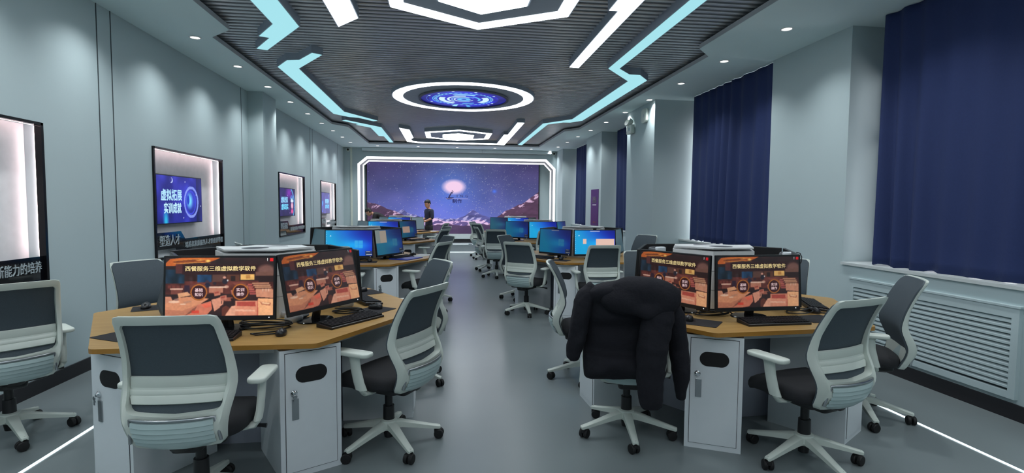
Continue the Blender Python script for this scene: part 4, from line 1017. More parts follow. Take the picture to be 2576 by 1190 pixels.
# white ring controllers and small gear
def controller(x, y, rz, label):
    t = thing('ring_controller', label, 'game controller', (x, y, TZ), math.radians(rz), 'white ring controllers')
    g = G(); n = 28; loops = []
    for i in range(n):
        a = 2*PI*i/n; c = Vector((math.cos(a), math.sin(a), 0)); loops.append([c*.050+Vector((c.x*.006*math.cos(b), c.y*.006*math.cos(b), .021+.020*math.sin(b))) for b in np.linspace(0, 2*PI, 8, endpoint=False)])
    loops.append(loops[0]); g.loft(loops, cap=False); g.build('ring', mat('controller_white', (205, 208, 212), .5), t, True)
    g = G(); g.tube([(.02, .045, .02), (.03, .075, .022), (.035, .12, .02)], [.016, .019, .014], 10); g.build('grip', mat('controller_grey', (150, 154, 158), .5), t, True)
controller(-.955, 3.475, -10, 'white ring controller in front of the tilted aisle-side monitor')
controller(-1.04, 3.63, 120, 'white ring controller behind its twin, between the two restaurant monitors')
controller(-.72, 3.97, 40, 'white controller under the right edge of the tilted aisle-side monitor')
def headset(x, y, z, rz, label, d):
    t = thing('vr_headset', label, 'headset', (x, y, z), math.radians(rz), 'white headsets on the nearest window-side desk')
    g = G(); g.rbox((0, 0, 0), (.085, .05, .052), .02, n=4); g.build('visor', mat('headset_white', (214, 220, 224), .35), t, True)
    g = G(); g.tube([(-.04, .01, 0), (-.046, .05, .005), (-.03, .085, .008), (0, .095, .008), (.03, .085, .008), (.046, .05, .005), (.04, .01, 0)], .008, 8, 1.6); g.build('strap', mat('headset_grey', (96, 100, 104), .7), t, True)
    g = G(); g.tube([(.04, .0, -.01), (.06, .02, .022), (.085, .03, .018), (.10, .035, -.01), (.10, .04, -.05), (.07, .05, -.12)], .0032, 6); g.build('lead', BLACKP, t, True)
    g = G(); g.bb(-.012, .012, .02, .04, d, -.02); g.build('stand_post', BLACKM, t); g = G(); g.rbox((0, .03, d+.004), (.09, .08, .008), .02); g.build('stand_foot', BLACKM, t)
headset(1.63, 3.80, 1.175, 20, 'small white headset on a stand above the monitor behind the jacket', TZ-1.175)
headset(2.545, 3.60, 1.150, -20, 'small white headset above the pale-reflection monitor at its window end', TZ-1.150)
t = thing('document_folder', 'bright blue folder on the aisle edge of the second display-side desk', 'folder', (-.53, 7.46, TZ), math.radians(62))
g = G(); g.rbox((0, 0, .006), (.42, .30, .010), .01); g.build('cover', mat('folder_blue', (30, 62, 190), .4), t)
g = G(); g.bb(-.20, .20, -.14, .14, .0115, .0125); g.build('sheet', mat('folder_blue_dark', (24, 48, 160), .4), t)
def papers(x, y, rz, label, rgb, w_=.3, d_=.21, n=3):
    g = G()
    for k in range(n): g.box((.006*k, .004*k*(-1)**k, .0006+.0014*k), (w_, d_, .0012), .06*k)
    o = g.build('paper_stack', mat('paper_%d_%d_%d' % rgb, rgb, .8), None, loc=(x, y, TZ), rot=(0, 0, math.radians(rz))); tag(o, label, 'papers')
papers(-.34, 7.90, 60, 'white papers beyond the blue folder on the second display-side desk', (206, 208, 206), .4)
papers(1.30, 8.04, -58, 'pale brown paper slip at the aisle edge of the second window-side desk', (196, 186, 172), .3, .2)
papers(-.30, 15.5, 60, 'white papers before the standing person on the farthest display-side desk', (214, 216, 214), .35)
# ------------------------------------------------------------------ task chairs
YP = [(.33, -.175), (.40, -.212), (.47, -.242), (.52, -.246), (.58, -.226), (.65, -.203), (.72, -.212), (.80, -.238), (.90, -.282), (1.0, -.335)]
def yprof(z):
    zs = [a for a, b in YP]; z = max(zs[0], min(zs[-1], z))
    for i in range(len(YP)-1):
        if z <= zs[i+1]:
            p0 = YP[max(i-1, 0)][1]; p1 = YP[i][1]; p2 = YP[i+1][1]; p3 = YP[min(i+2, len(YP)-1)][1]; t = (z-zs[i])/(zs[i+1]-zs[i])
            return .5*((2*p1)+(-p0+p2)*t+(2*p0-5*p1+4*p2-p3)*t*t+(-p0+3*p1-3*p2+p3)*t**3)
def back_pt(u, z, d=0.0):   # d > 0 is behind the sitter
    return (u, yprof(z)+.55*u*u-d, z+.04)
def resample(pts, n):
    P = [Vector(p) for p in pts]; L = [0]
    for i in range(1, len(P)): L.append(L[-1]+(P[i]-P[i-1]).length)
    out = []
    for k in range(n):
        d = L[-1]*k/(n-1); i = max(j for j in range(len(L)) if L[j] <= d+1e-9); i = min(i, len(P)-2)
        f = (d-L[i])/max(L[i+1]-L[i], 1e-9); out.append(P[i].lerp(P[i+1], f))
    return out
def loop_from_half(half, n=40):
    """half outline from top centre down the +u side to bottom centre -> closed loop"""
    h = resample(half, n); return [tuple(p) for p in h]+[(-p.x, p.y) for p in h[-2:0:-1]]
def arcp(cx, cy, r, a0, a1, k=5): return [(cx+r*math.cos(math.radians(a0+(a1-a0)*i/k)), cy+r*math.sin(math.radians(a0+(a1-a0)*i/k))) for i in range(k+1)]
OUTER = loop_from_half([(0, .985)]+arcp(.188, .957, .026, 90, 5)+[(.222, .88), (.231, .80), (.238, .71), (.240, .655), (.236, .60), (.222, .53), (.206, .45)]+arcp(.168, .395, .028, 0, -80)+[(0, .358)])
INNER = loop_from_half([(0, .943)]+arcp(.170, .925, .016, 90, 5)+[(.192, .85), (.200, .77), (.206, .69), (.205, .65), (.200, .61)]+arcp(.155, .578, .042, 10, -75)+[(0, .527)])
def thick(z): return .020+.030*max(0, min(1, (.78-z)/.2))
def chair_meshes():
    M = {}
    n = len(OUTER); loops = []
    IN_ = INNER
    fo = [back_pt(u, z, 0) for u, z in OUTER]; fi = [back_pt(u, z, 0) for u, z in IN_]
    bo = [back_pt(u*.975, z, thick(z)*.75) for u, z in OUTER]; bm_ = [back_pt((u*.5+v*.5), (z*.5+q*.5), thick((z+q)/2)) for (u, z), (v, q) in zip(OUTER, IN_)]; bi = [back_pt(u*1.01, z, thick(z)*.85) for u, z in IN_]
    g = G(); rings = [fo, bo, bm_, bi, fi]; vs = [p for r in rings for p in r]; fs = []
    for k in range(5):
        k2 = (k+1) % 5
        for i in range(n): j = (i+1) % n; fs.append((k*n+i, k*n+j, k2*n+j, k2*n+i))
    g.add(vs, fs); M['back_frame'] = g.mesh('back_frame', WHITEP, True, 50)
    # front mesh sheet over the whole outline
    def sheet(w_of, z0, z1, d0, d1, name, m, nz=26, nu=12, smooth=True):
        g = G(); zs = np.linspace(z0, z1, nz)
        A = [[back_pt((-1+2*i/nu)*w_of(z), z, d0) for i in range(nu+1)] for z in zs]; Bk = [[back_pt((-1+2*i/nu)*w_of(z), z, d1) for i in range(nu+1)] for z in zs]
        vs = [p for r in A for p in r]+[p for r in Bk for p in r]; o = nz*(nu+1); fs = []
        for j in range(nz-1):
            for i in range(nu):
                a = j*(nu+1)+i; fs.append((a, a+1, a+nu+2, a+nu+1)); fs.append((o+a, o+a+nu+1, o+a+nu+2, o+a+1))
        for j in range(nz-1):
            for i, s in ((0, 1), (nu, -1)): a = j*(nu+1)+i; b = a+nu+1; fs.append((a, b, o+b, o+a))
        for i in range(nu):
            for j in (0, nz-1): a = j*(nu+1)+i; fs.append((a, a+1, o+a+1, o+a))
        g.add(vs, fs); return g.mesh(name, m, smooth, 60)
    uo = np.array([p for p in OUTER[:40]])
    def w_out(z): return float(np.interp(z, uo[::-1, 1], uo[::-1, 0]))
    def wf(z):
        w_ = w_out(min(z, .95)); top = .978
        if z > .94: w_ -= .035*((z-.94)/(top-.94))**2
        return w_-.004
    M['mesh_back'] = sheet(wf, .375, .978, -.012, -.001, 'mesh_back', MESHM)
    # lumbar support seen through the opening
    g = G(); prof = [(.688, 0), (.684, .010), (.640, .012), (.634, .007), (.628, .012), (.612, .014), (.606, .009), (.600, .014), (.572, .012), (.566, 0)]
    us = np.linspace(-1, 1, 15); loops = []
    for a in us:
        u = a*.203; loops.append([back_pt(u*(1-.10*max(0, (.62-z)/.06)), z, .004+d) for z, d in prof])
    g.loft(loops); M['lumbar_support'] = g.mesh('lumbar_support', WHITEP, True, 50)
    # ribbed lower shell with a satin lip
    g = G(); rows = []
    zz = [.515, .504, .485, .481, .461, .457, .437, .433, .413, .409, .392, .368, .358]
    dd = [.050, .066, .070, .066, .072, .067, .073, .067, .072, .066, .068, .058, .02]
    for z, d in zip(zz, dd):
        w_ = np.interp(z, [.358, .385, .515], [.10, .166, .170]); rows.append([back_pt(w_*q, z, d-.02*abs(q)**3) for q in np.linspace(-1, 1, 13)])
    rows.append([back_pt(.10*q, .358, .0) for q in np.linspace(-1, 1, 13)]); rows.append([back_pt(.17*q, .515, .01) for q in np.linspace(-1, 1, 13)]); 
    g.loft(rows, cap=False, closed=True); M['lower_shell'] = g.mesh('lower_shell', RIBP, True, 30)
    g = G(); path = [back_pt(-.188, .400, .050)]+[back_pt(.172*q, .518, .062-.02*abs(q)**3) for q in np.linspace(-1, 1, 9)]+[back_pt(.188, .400, .050)]
    g.tube(path, .0075, 8); M['shell_lip'] = g.mesh('shell_lip', SILVER, True, 60)
    # seat
    g = G(); loops = []
    def sup(a, b, e, cy, z, sl=0):
        r = []
        for k in range(36):
            t = 2*PI*k/36; c, s = math.cos(t), math.sin(t); x = a*math.copysign(abs(c)**e, c); y = b*math.copysign(abs(s)**e, s); r.append((x, cy+y, z-sl*max(0, y-.12)*.35))
        return r
    for s, z in ((.86, .412), (.97, .418), (1.0, .440), (1.0, .462), (.96, .484), (.85, .494), (.5, .497), (.05, .498)): loops.append(sup(.245*s, .245*s, .55, .035, z, 1))
    g.loft(loops); M['seat'] = g.mesh('seat', SEATM, True, 60)
    g = G(); g.rbox((0, .0, .396), (.34, .34, .035), .05, n=4); g.rbox((0, -.05, .37), (.14, .24, .05), .03); g.tube([(0, -.12, .385), (0, -.21, .40), (0, -.235, .44)], [.05, .05, .045], 10, .5); g.tube([(.1, .05, .38), (.24, .06, .375), (.29, .06, .37)], [.008, .008, .012], 8); M['mechanism'] = g.mesh('mechanism', BLACKP, True)
    g = G(); g.lathe([(.024, .36), (.024, .25), (.034, .25), (.036, .10), (.028, .05), (.0, .05)], 18, cap=False); M['gas_lift'] = g.mesh('gas_lift', BLACKP, True)
    g = G(); g.lathe([(.036, .165), (.052, .160), (.056, .115), (.044, .10), (.036, .10)], 20, cap=False)
    for k in range(5):
        a = 2*PI*k/5+PI/2; c, s = math.cos(a), math.sin(a)
        def q(r, w_, zt, zb): return [(c*r-s*x, s*r+c*x, z) for x, z in ((-w_, zb), (-w_, zt-.006), (-w_*.6, zt), (w_*.6, zt), (w_, zt-.006), (w_, zb), (w_*.5, zb+.006), (-w_*.5, zb+.006))]
        g.loft([q(.03, .030, .155, .108), q(.08, .027, .148, .106), q(.17, .023, .122, .090), (q(.28, .019, .092, .068)), q(.315, .018, .084, .062), q(.325, .013, .080, .064)])
    M['star_base'] = g.mesh('star_base', WHITEP, True, 40)
    g = G(); T = Matrix.Rotation(PI/2, 3, 'Y')
    for x in (-.016, .016): g.lathe([(.012, -.012), (.027, -.011), (.030, -.007), (.030, .007), (.027, .011), (.012, .012)], 18, c=(x, -.012, .030), M=T)
    g.lathe([(.008, .085), (.008, .04)], 10); g.rbox((0, -.004, .048), (.03, .045, .026), .01); M['caster'] = g.mesh('caster', BLACKM, True)
    for s, nm in ((-1, 'armrest_a'), (1, 'armrest_b')):
        g = G(); P = Matrix.Identity(3); g.rbox((s*.285, .035, .648), (.088, .255, .026), .034, n=5)
        def sec(cx, cy, z, a, b): return [(cx+a*math.cos(t), cy+b*math.sin(t), z) for t in np.linspace(0, 2*PI, 12, endpoint=False)]
        g.loft([sec(s*.283, .03, .637, .022, .055), sec(s*.283, .025, .617, .018, .038), sec(s*.282, .018, .56, .017, .036), sec(s*.279, .0, .48, .017, .038), sec(s*.272, -.012, .435, .019, .040)])
        g.tube([(s*.272, -.012, .437), (s*.258, -.02, .412), (s*.20, -.02, .400), (s*.12, -.02, .398)], [.03, .028, .024, .022], 10, .55)
        M[nm] = g.mesh('armrest', WHITEP, True, 45)
    return M
CH = chair_meshes()
def make_chair(label, loc, rz):
    t = thing('task_chair', label, 'chair', loc, rz, 'task chairs around the desks')
    for k in ('back_frame', 'mesh_back', 'seat', 'mechanism', 'gas_lift', 'star_base', 'armrest_a', 'armrest_b'):
        o = link('armrest' if k.startswith('arm') else k, CH[k], t)
        if k == 'back_frame':
            for q in ('lumbar_support', 'lower_shell', 'shell_lip'): link(q, CH[q], o)
    for k in range(5):
        a = 2*PI*k/5+PI/2; link('caster', CH['caster'], t, (.305*math.cos(a), .305*math.sin(a), 0), (0, 0, 1.1*k+.4))
    return t
CHAIRS = [   # x, y, facing (deg), base turn (deg), label
 (-1.19, 2.70, 91, 'white-framed mesh chair tucked in front of the camera-facing restaurant monitor'),
 (-2.75, 3.66, 136, 'white-framed mesh chair near the tall wall niche, cut by the picture edge'),
 (-.345, 3.30, 149, 'white-framed mesh chair at the aisle side of the nearest display-side desk'),
 (-.30, 4.50, 205, 'chair with dark backrest just beyond the nearest aisle-side chair, display-wall row'),
 (-2.28, 4.58, 332, 'chair with dark backrest by the wall niche, behind the nearest display-side desk'),
 (1.20, 3.29, 76, 'white-framed chair under the hanging black jacket'),
 (2.13, 2.81, 107, 'white-framed mesh chair facing the pale-reflection monitor'),
 (3.00, 3.40, 152, 'chair seen side-on before the louvered radiator cover'),
 (3.04, 4.52, 213, 'chair with dark backrest peeking out beyond the pale-reflection monitor'),
 (2.14, 5.20, 268, 'chair with dark backrest behind the monitor next to the jacket'),
 (1.22, 4.42, -14, 'slim side-on chair by the aisle just behind the black jacket'),
 (-1.30, 6.55, 92, 'chair with the teal bag at the second display-side desk'),
 (-.26, 7.14, 152, 'white-framed mesh chair at the aisle beside the blue folder'),
 (-.20, 8.30, 205, 'chair with dark backrest at the far aisle side of the second display-side desk'),
 (-2.26, 7.02, 30, 'chair with dark backrest at the wall side of the second display-side desk'),
 (-.24, 11.00, 152, 'white-framed mesh chair at the aisle side of the third display-side desk'),
 (-.20, 12.15, 205, 'chair with dark backrest at the far aisle side of the third display-side desk'),
 (-.22, 14.80, 160, 'white-framed mesh chair at the aisle side of the farthest display-side desk'),
 (1.14, 7.20, 55, 'white-framed mesh chair at the aisle side of the second window-side desk'),
 (1.22, 8.40, -38, 'chair with dark backrest beyond the aisle chair of the second window-side desk'),
 (2.00, 6.66, 90, 'white-framed mesh chair squarely facing the beige dialog monitor'),
 (3.22, 8.52, 212, 'chair with dark backrest at the window side of the second window-side desk'),
 (1.10, 11.00, 80, 'white-framed mesh chair at the aisle side of the third window-side desk'),
 (1.02, 12.15, 10, 'slim side-on chair at the far aisle side of the third window-side desk'),
 (2.06, 10.52, 90, 'white-framed chair half hidden behind the dim blue monitor, third window-side desk'),
 (1.09, 14.75, 42, 'white-framed mesh chair at the aisle side of the farthest window-side desk'),
 (1.10, 15.75, -30, 'chair with dark backrest at the far aisle side of the farthest window-side desk'),
]
BASE = {5: 45, 2: 11, 6: 55, 7: 32, 10: 35, 1: 30, 18: 54, 0: 20, 20: 54, 12: 30, 3: 40, 15: 20, 22: 50, 25: 10}   # which way the five spokes point
proto = None
for k, (x, y, fa, lb) in enumerate(CHAIRS):
    rz = math.radians(fa-90)
    if proto is None: proto = make_chair(lb, (x, y, 0), rz); c = proto
    else: c = dup(proto, (x, y, 0), rz, lb)
    if k in BASE:
        lo = math.radians(BASE[k])-rz; n = 0
        for q in kids(c):
            if q.name.startswith('star_base'): q.rotation_euler = (0, 0, lo-PI/2)
            if q.name.startswith('caster'): q.location = (.305*math.cos(lo+n*2*PI/5), .305*math.sin(lo+n*2*PI/5), 0); n += 1
# ------------------------------------------------------------------ jacket over the chair back
def soften(o, voxel, smooth=6, disp=0.0, scale=.12, seed=0):
    r = o.modifiers.new('r', 'REMESH'); r.mode = 'VOXEL'; r.voxel_size = voxel
    s = o.modifiers.new('s', 'SMOOTH'); s.iterations = smooth; s.factor = .5
    if disp:
        tx = bpy.data.textures.new('folds', 'CLOUDS'); tx.noise_scale = scale; tx.noise_depth = 3
        d = o.modifiers.new('d', 'DISPLACE'); d.texture = tx; d.strength = disp; d.texture_coords = 'LOCAL'; d.mid_level = .5
        s2 = o.modifiers.new('s2', 'SMOOTH'); s2.iterations = 2; s2.factor = .5
    bake(o)
    for p in o.data.polygons: p.use_smooth = True
    return o
def wrinkle_tube(g, pts, radii, flat=.85, seed=1, n=18, steps=30, rib=.05, ribs=9):
    P = resample(pts, steps); rs = np.interp(np.linspace(0, 1, steps), np.linspace(0, 1, len(radii)), radii)
    rs = [r*(1+rib*math.sin(2*PI*ribs*i/steps+.6*math.sin(i*.7+seed))) for i, r in enumerate(rs)]
    g.tube([p for p in P], list(rs), n, flat)
cx, cy, cf = 1.20, 3.29, 76
jk = thing('jacket', 'black quilted hooded jacket draped over the back of a chair', 'jacket', (cx, cy, 0), math.radians(cf-90))
g = G(); loops = []
for z in np.linspace(.485, 1.075, 34):
    f = (z-.485)/.59
    c = np.interp(z, [.48, .8, 1.0, 1.08], [-.075, -.065, -.03, 0]); a = np.interp(z, [.48, .56, .75, .92, 1.0, 1.045, 1.06, 1.075], [.215, .225, .235, .245, .25, .22, .17, .05])
    q = abs(math.sin(PI*(z-.485)/.148)); b = np.interp(z, [.48, .52, 1.0, 1.05, 1.075], [.075, .088, .088, .07, .02])*(1+.0*q); y0 = yprof(min(z-.04, .99))-.03-(.02 if z < .62 else 0)
    loop = []
    for k in range(40):
        t = 2*PI*k/40; cc, s = math.cos(t), math.sin(t); x = c+a*math.copysign(abs(cc)**.6, cc); y = y0+b*math.copysign(abs(s)**.8, s)
        if s < 0: y -= .030*q*abs(s)
        loop.append((x, y, z-(.022*math.sin(3.1*x*6) if z < .6 else 0)))
    loops.append(loop)
g.loft(loops)
wrinkle_tube(g, [(.16, -.33, 1.0), (.23, -.31, .86), (.265, -.30, .68), (.285, -.31, .50), (.285, -.31, .35)], [.07, .085, .075, .065, .035], .75, 3, rib=.03)
o = g.build('jacket_body', JACK, jk); soften(o, .012, 5, .016, .10)
g = G(); g.ell((.03, -.395, 1.005), (.215, .105, .098)); g.ell((-.06, -.41, .965), (.15, .10, .085)); g.ell((.13, -.40, .975), (.13, .10, .11)); g.tube([(-.20, -.36, 1.03), (-.08, -.44, .95), (.06, -.465, .905), (.18, -.43, .95), (.235, -.36, 1.02)], [.03, .045, .05, .045, .03], 12)
o = g.build('hood', JACK, jk); soften(o, .012, 7, .014, .09)
for pts, rd, sd in (([(-.225, -.32, 1.02), (-.285, -.33, .96), (-.315, -.34, .84), (-.335, -.33, .70), (-.365, -.31, .58)], [.065, .078, .072, .066, .055], 1), ([(.14, -.34, 1.02), (.13, -.42, .90), (.095, -.44, .70), (.085, -.43, .50), (.10, -.42, .335)], [.075, .092, .090, .082, .066], 2)):
    g = G(); wrinkle_tube(g, pts, rd, .8, sd, rib=.035); o = g.build('sleeve', JACK, jk); soften(o, .012, 4, .018, .07)
# teal bag resting on the chair at the second display-side desk
t = thing('folded_umbrella', 'teal folded umbrella bag leaning on a chair behind the tilted restaurant monitor', 'bag', (-1.17, 6.50, .50), math.radians(92-90))
g = G(); g.loft([[(.07*s*math.cos(a), .045*s*math.sin(a), z) for a in np.linspace(0, 2*PI, 14, endpoint=False)] for s, z in ((.5, 0), (1, .03), (1.15, .12), (.95, .20), (.5, .26), (.25, .30))]); g.v = [(x+.25*z, y, z) for x, y, z in g.v]
g.build('bag_body', mat('teal_cloth', (38, 74, 92), .7, noise=.1, nscale=30), t, True)
g = G(); g.tube([(.06, 0, .27), (.10, 0, .31), (.13, 0, .29), (.12, 0, .24)], .009, 6); g.build('handle_strap', mat('teal_cloth', ()), t, True)

# ------------------------------------------------------------------ people at the far desk
SKIN = mat('skin', (186, 138, 112), .55, noise=.03); HAIR = mat('black_hair', (18, 16, 17), .6, noise=.1, nscale=80); SHIRT = mat('dark_navy_shirt', (34, 40, 62), .8, noise=.05); PANTS = mat('dark_trousers', (28, 29, 36), .8, noise=.05); COAT = mat('black_coat', (24, 23, 27), .75, noise=.06)
def skinned(name, V, E, m, parent, sub=2):
    me = bpy.data.meshes.new(name); me.from_pydata([v[0] for v in V], E, []); o = bpy.data.objects.new(name, me); C.objects.link(o)
    sk = o.modifiers.new('skin', 'SKIN'); sk.use_smooth_shade = True; sk.branch_smoothing = .3
    for i, v in enumerate(V):
        r = v[1] if isinstance(v[1], tuple) else (v[1], v[1]); d = me.skin_vertices[0].data[i]; d.radius = r; d.use_root = (i == 0)
    ss = o.modifiers.new('sub', 'SUBSURF'); ss.levels = sub; ss.render_levels = sub
    bake(o); me = o.data; me.materials.clear(); me.materials.append(m)
    for p in me.polygons: p.use_smooth = True
    o.parent = parent
    return o
def hand(V, E, wrist_i, wrist, d, side, up, curl=.6):
    """palm, four unequal fingers and a thumb, added to the body graph"""
    d = Vector(d).normalized(); s = Vector(side).normalized(); u = Vector(up).normalized(); w = Vector(wrist)
    p = len(V); V.append((tuple(w+d*.045), (.030, .018))); E.append((wrist_i, p)); V.append((tuple(w+d*.085), (.034, .015))); E.append((p, p+1))
    for k, (off, L_) in enumerate(((-.028, .062), (-.010, .072), (.010, .068), (.027, .054))):
        b = w+d*.095+s*off; i = len(V); V.append((tuple(b), .0085)); E.append((p+1, i))
        b2 = b+(d*math.cos(curl*.6)-u*math.sin(curl*.6))*L_*.5; V.append((tuple(b2), .0078)); E.append((i, i+1))
        b3 = b2+(d*math.cos(curl*1.5)-u*math.sin(curl*1.5))*L_*.5; V.append((tuple(b3), .0065)); E.append((i+1, i+2))
    i = len(V); b = w+d*.04-s*.036; V.append((tuple(b), .011)); E.append((p, i)); V.append((tuple(b+d*.03-s*.022-u*.006), .009)); E.append((i, i+1)); V.append((tuple(b+d*.055-s*.022-u*.02), .0075)); E.append((i+1, i+2))
def head_mesh(parent, c, yaw, pitch, hair_low):
    """face with eyes, nose, mouth, ears; local +Y is where the face looks"""
    g = G(); loops = []
    prof = [(-.115, .035, .040, .035), (-.105, .050, .055, .030), (-.085, .060, .070, .020), (-.05, .068, .086, .008), (-.01, .073, .095, 0), (.03, .076, .099, -.004), (.07, .073, .094, -.008), (.10, .058, .074, -.010), (.118, .034, .044, -.010), (.125, .008, .010, -.010)]
    for z, a, b, y0 in prof:
        l = []
        for k in range(32):
            t = 2*PI*k/32; x = a*math.cos(t); y = y0+b*math.sin(t); f = max(0, math.sin(t))
            if f > 0:
                wd = math.exp(-(x/.013)**2)
                if -.045 < z < .035: y += wd*.020*(1-abs(z+.02)/.05)*(1 if z < .0 else .5)     # nose
                if abs(z-.0) < .03: y -= .010*math.exp(-((abs(x)-.032)/.014)**2)*f*(1-abs(z)/.03)  # eye sockets
                if -.075 < z < -.05: y += .004*math.exp(-(x/.028)**2)                                # lips
            l.append((x, y, z))
        loops.append(l)
    dense = []
    g.loft(loops)
    for s in (-1, 1): g.ell((s*.076, -.012, -.012), (.008, .020, .033))
    R = Matrix.Translation(c) @ Matrix.Rotation(yaw, 4, 'Z') @ Matrix.Rotation(pitch, 4, 'X')
    h = g.build('head', SKIN, parent, True, 80); h.data.transform(R)
    g = G()
    for s in (-1, 1): g.ell((s*.031, .079, .003), (.013, .008, .006))
    e = g.build('eyes', mat('eye_dark', (30, 24, 22), .3), h); e.data.transform(R)
    g = G(); g.tube([(-.024, .086, -.062), (0, .093, -.064), (.024, .086, -.062)], .004, 6); e = g.build('mouth', mat('lip', (140, 84, 76), .5), h, True); e.data.transform(R)
    g = G(); loops = []
    for z, a, b, y0 in ((-.06, .066, .05, -.045), (-.02, .078, .075, -.028), (.03, .082, .098, -.012), (.055, .082, .104, -.008), (.085, .074, .096, -.010), (.112, .056, .072, -.012), (.132, .025, .034, -.012), (.136, .004, .005, -.012)):
        if z < hair_low: continue
        l = []
        for k in range(32):
            t = 2*PI*k/32; y = y0+b*math.sin(t)
            if z < .05: y = min(y, .012 if z < 0 else .02+.3*max(0, z-.02))
            l.append((a*math.cos(t), y, z))
        loops.append(l)
    g.loft(loops); e = g.build('hair', HAIR, h, True, 80); e.data.transform(R)
# standing person looking down at a blue card
MX, MY, MF = -.47, 16.44, 208
pm = thing('person', 'person in dark navy top standing before the video wall, looking down at their hands', 'person', (MX, MY, 0), math.radians(MF-90))
V = [((0, 0, .90), (.13, .09)), ((0, 0, 1.02), (.125, .085)), ((0, .01, 1.20), (.15, .10)), ((0, .0, 1.34), (.13, .085)), ((0, .005, 1.42), .055), ((0, .02, 1.48), .052),
     ((-.19, -.005, 1.35), .052), ((-.235, .0, 1.12), .042), ((-.17, .20, 1.02), .033), ((-.13, .26, 1.02), .027), ((.19, -.005, 1.35), .052), ((.245, -.03, 1.12), .042), ((.17, .17, 1.01), .033), ((.12, .235, 1.02), .027),
     ((-.085, 0, .84), .085), ((-.095, .02, .47), .055), ((-.10, -.01, .10), .04), ((-.10, .10, .035), .036), ((.085, 0, .84), .085), ((.095, .01, .47), .055), ((.10, -.02, .10), .04), ((.10, .09, .035), .036)]
E_ = [(0, 1), (1, 2), (2, 3), (3, 4), (4, 5), (3, 6), (6, 7), (7, 8), (8, 9), (3, 10), (10, 11), (11, 12), (12, 13), (0, 14), (14, 15), (15, 16), (16, 17), (0, 18), (18, 19), (19, 20), (20, 21)]
hand(V, E_, 9, V[9][0], (.55, .75, -.1), (.2, -.3, .9), (.8, -.5, 0)); hand(V, E_, 13, V[13][0], (-.6, .75, -.1), (-.2, -.3, .9), (-.8, -.5, 0))
skinned('body', V, E_, SKIN, pm)
Vs = [((0, 0, .86), (.155, .118)), ((0, 0, .93), (.155, .118)), ((0, 0, 1.04), (.145, .105)), ((0, .01, 1.20), (.168, .118)), ((0, .0, 1.34), (.150, .102)), ((0, .004, 1.40), .075), ((-.19, -.005, 1.355), .070), ((-.235, .0, 1.14), .058), ((-.225, .04, 1.09), .056), ((.19, -.005, 1.355), .070), ((.245, -.03, 1.14), .058), ((.235, .01, 1.09), .056)]
skinned('shirt', Vs, [(0, 1), (1, 2), (2, 3), (3, 4), (4, 5), (4, 6), (6, 7), (7, 8), (4, 9), (9, 10), (10, 11)], SHIRT, pm)
Vp = [((0, 0, .96), (.142, .105)), ((0, 0, .88), (.148, .11)), ((-.088, 0, .80), .098), ((-.095, .02, .47), .072), ((-.10, -.01, .12), .06), ((.088, 0, .80), .098), ((.095, .01, .47), .072), ((.10, -.02, .12), .06)]
skinned('trousers', Vp, [(0, 1), (1, 2), (2, 3), (3, 4), (1, 5), (5, 6), (6, 7)], PANTS, pm)
for s in (-1, 1):
    g = G(); g.rbox((s*.10, .045, .04), (.10, .26, .08), .045); g.build('shoe', BLACKP, pm, True)
head_mesh(pm, (0, .045, 1.555), 0.12, -.30, -.03)
t = thing('blue_card', 'small blue card held by the standing person', 'card', (MX, MY, 1.0), math.radians(MF-90)); g = G(); g.box((.0, .335, .055), (.13, .10, .006), M=Matrix.Rotation(.5, 3, 'X')); g.build('card', mat('card_blue', (52, 84, 190), .4), t)
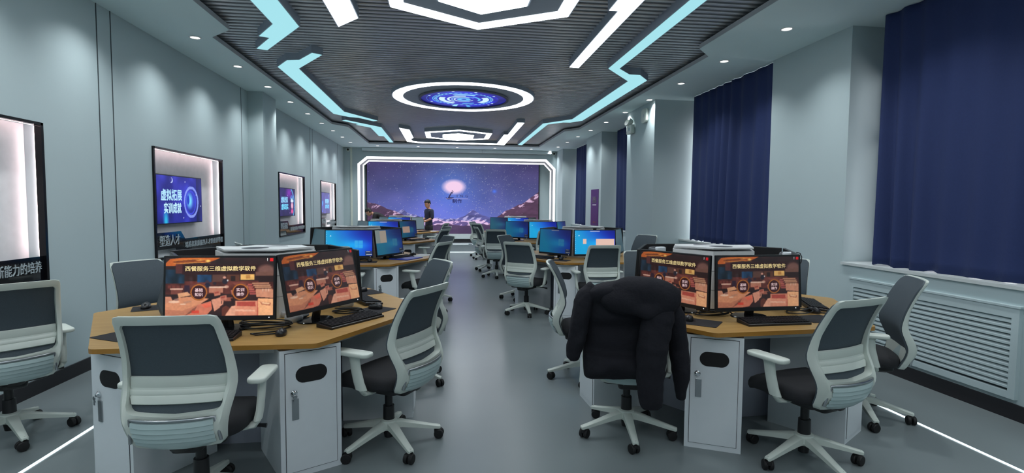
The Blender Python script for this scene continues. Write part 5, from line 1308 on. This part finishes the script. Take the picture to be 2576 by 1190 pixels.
# bending person with the head low, facing the display wall
BXp, BYp, BF = -1.70, 16.72, 182
pb = thing('person', 'person in black jacket bending forward behind the farthest display-side desk', 'person', (BXp, BYp, 0), math.radians(BF-90))
V = [((0, 0, .90), (.13, .10)), ((0, .13, 1.04), (.125, .09)), ((0, .30, 1.16), (.15, .10)), ((0, .43, 1.22), (.13, .085)), ((0, .50, 1.25), .055), ((0, .56, 1.27), .05),
     ((-.19, .41, 1.20), .05), ((-.22, .46, .98), .042), ((-.18, .60, .82), .033), ((-.17, .66, .79), .027), ((.19, .41, 1.20), .05), ((.22, .46, .98), .042), ((.18, .60, .82), .033), ((.17, .66, .79), .027),
     ((-.09, -.03, .84), .085), ((-.10, .03, .47), .055), ((-.10, -.04, .10), .04), ((-.10, .07, .035), .036), ((.09, -.03, .84), .085), ((.10, .03, .47), .055), ((.10, -.04, .10), .04), ((.10, .07, .035), .036)]
E2 = [(0, 1), (1, 2), (2, 3), (3, 4), (4, 5), (3, 6), (6, 7), (7, 8), (8, 9), (3, 10), (10, 11), (11, 12), (12, 13), (0, 14), (14, 15), (15, 16), (16, 17), (0, 18), (18, 19), (19, 20), (20, 21)]
hand(V, E2, 9, V[9][0], (.1, .9, -.3), (.95, -.1, 0), (0, .3, .9)); hand(V, E2, 13, V[13][0], (-.1, .9, -.3), (-.95, .1, 0), (0, .3, .9))
skinned('body', V, E2, SKIN, pb)
Vs = [((0, -.01, .88), (.155, .12)), ((0, .13, 1.04), (.155, .118)), ((0, .30, 1.165), (.178, .125)), ((0, .43, 1.225), (.155, .108)), ((0, .485, 1.25), .078), ((-.19, .41, 1.205), .072), ((-.22, .46, .99), .062), ((-.185, .585, .835), .05), ((.19, .41, 1.205), .072), ((.22, .46, .99), .062), ((.185, .585, .835), .05)]
skinned('jacket', Vs, [(0, 1), (1, 2), (2, 3), (3, 4), (3, 5), (5, 6), (6, 7), (3, 8), (8, 9), (9, 10)], COAT, pb)
Vp = [((0, -.02, .94), (.145, .11)), ((0, -.02, .88), (.15, .115)), ((-.09, -.03, .80), .098), ((-.10, .03, .47), .072), ((-.10, -.04, .12), .06), ((.09, -.03, .80), .098), ((.10, .03, .47), .072), ((.10, -.04, .12), .06)]
skinned('trousers', Vp, [(0, 1), (1, 2), (2, 3), (3, 4), (1, 5), (5, 6), (6, 7)], PANTS, pb)
for s in (-1, 1):
    g = G(); g.rbox((s*.10, .02, .04), (.10, .26, .08), .045); g.build('shoe', BLACKP, pb, True)
head_mesh(pb, (0, .62, 1.29), -.25, -.75, -.07)
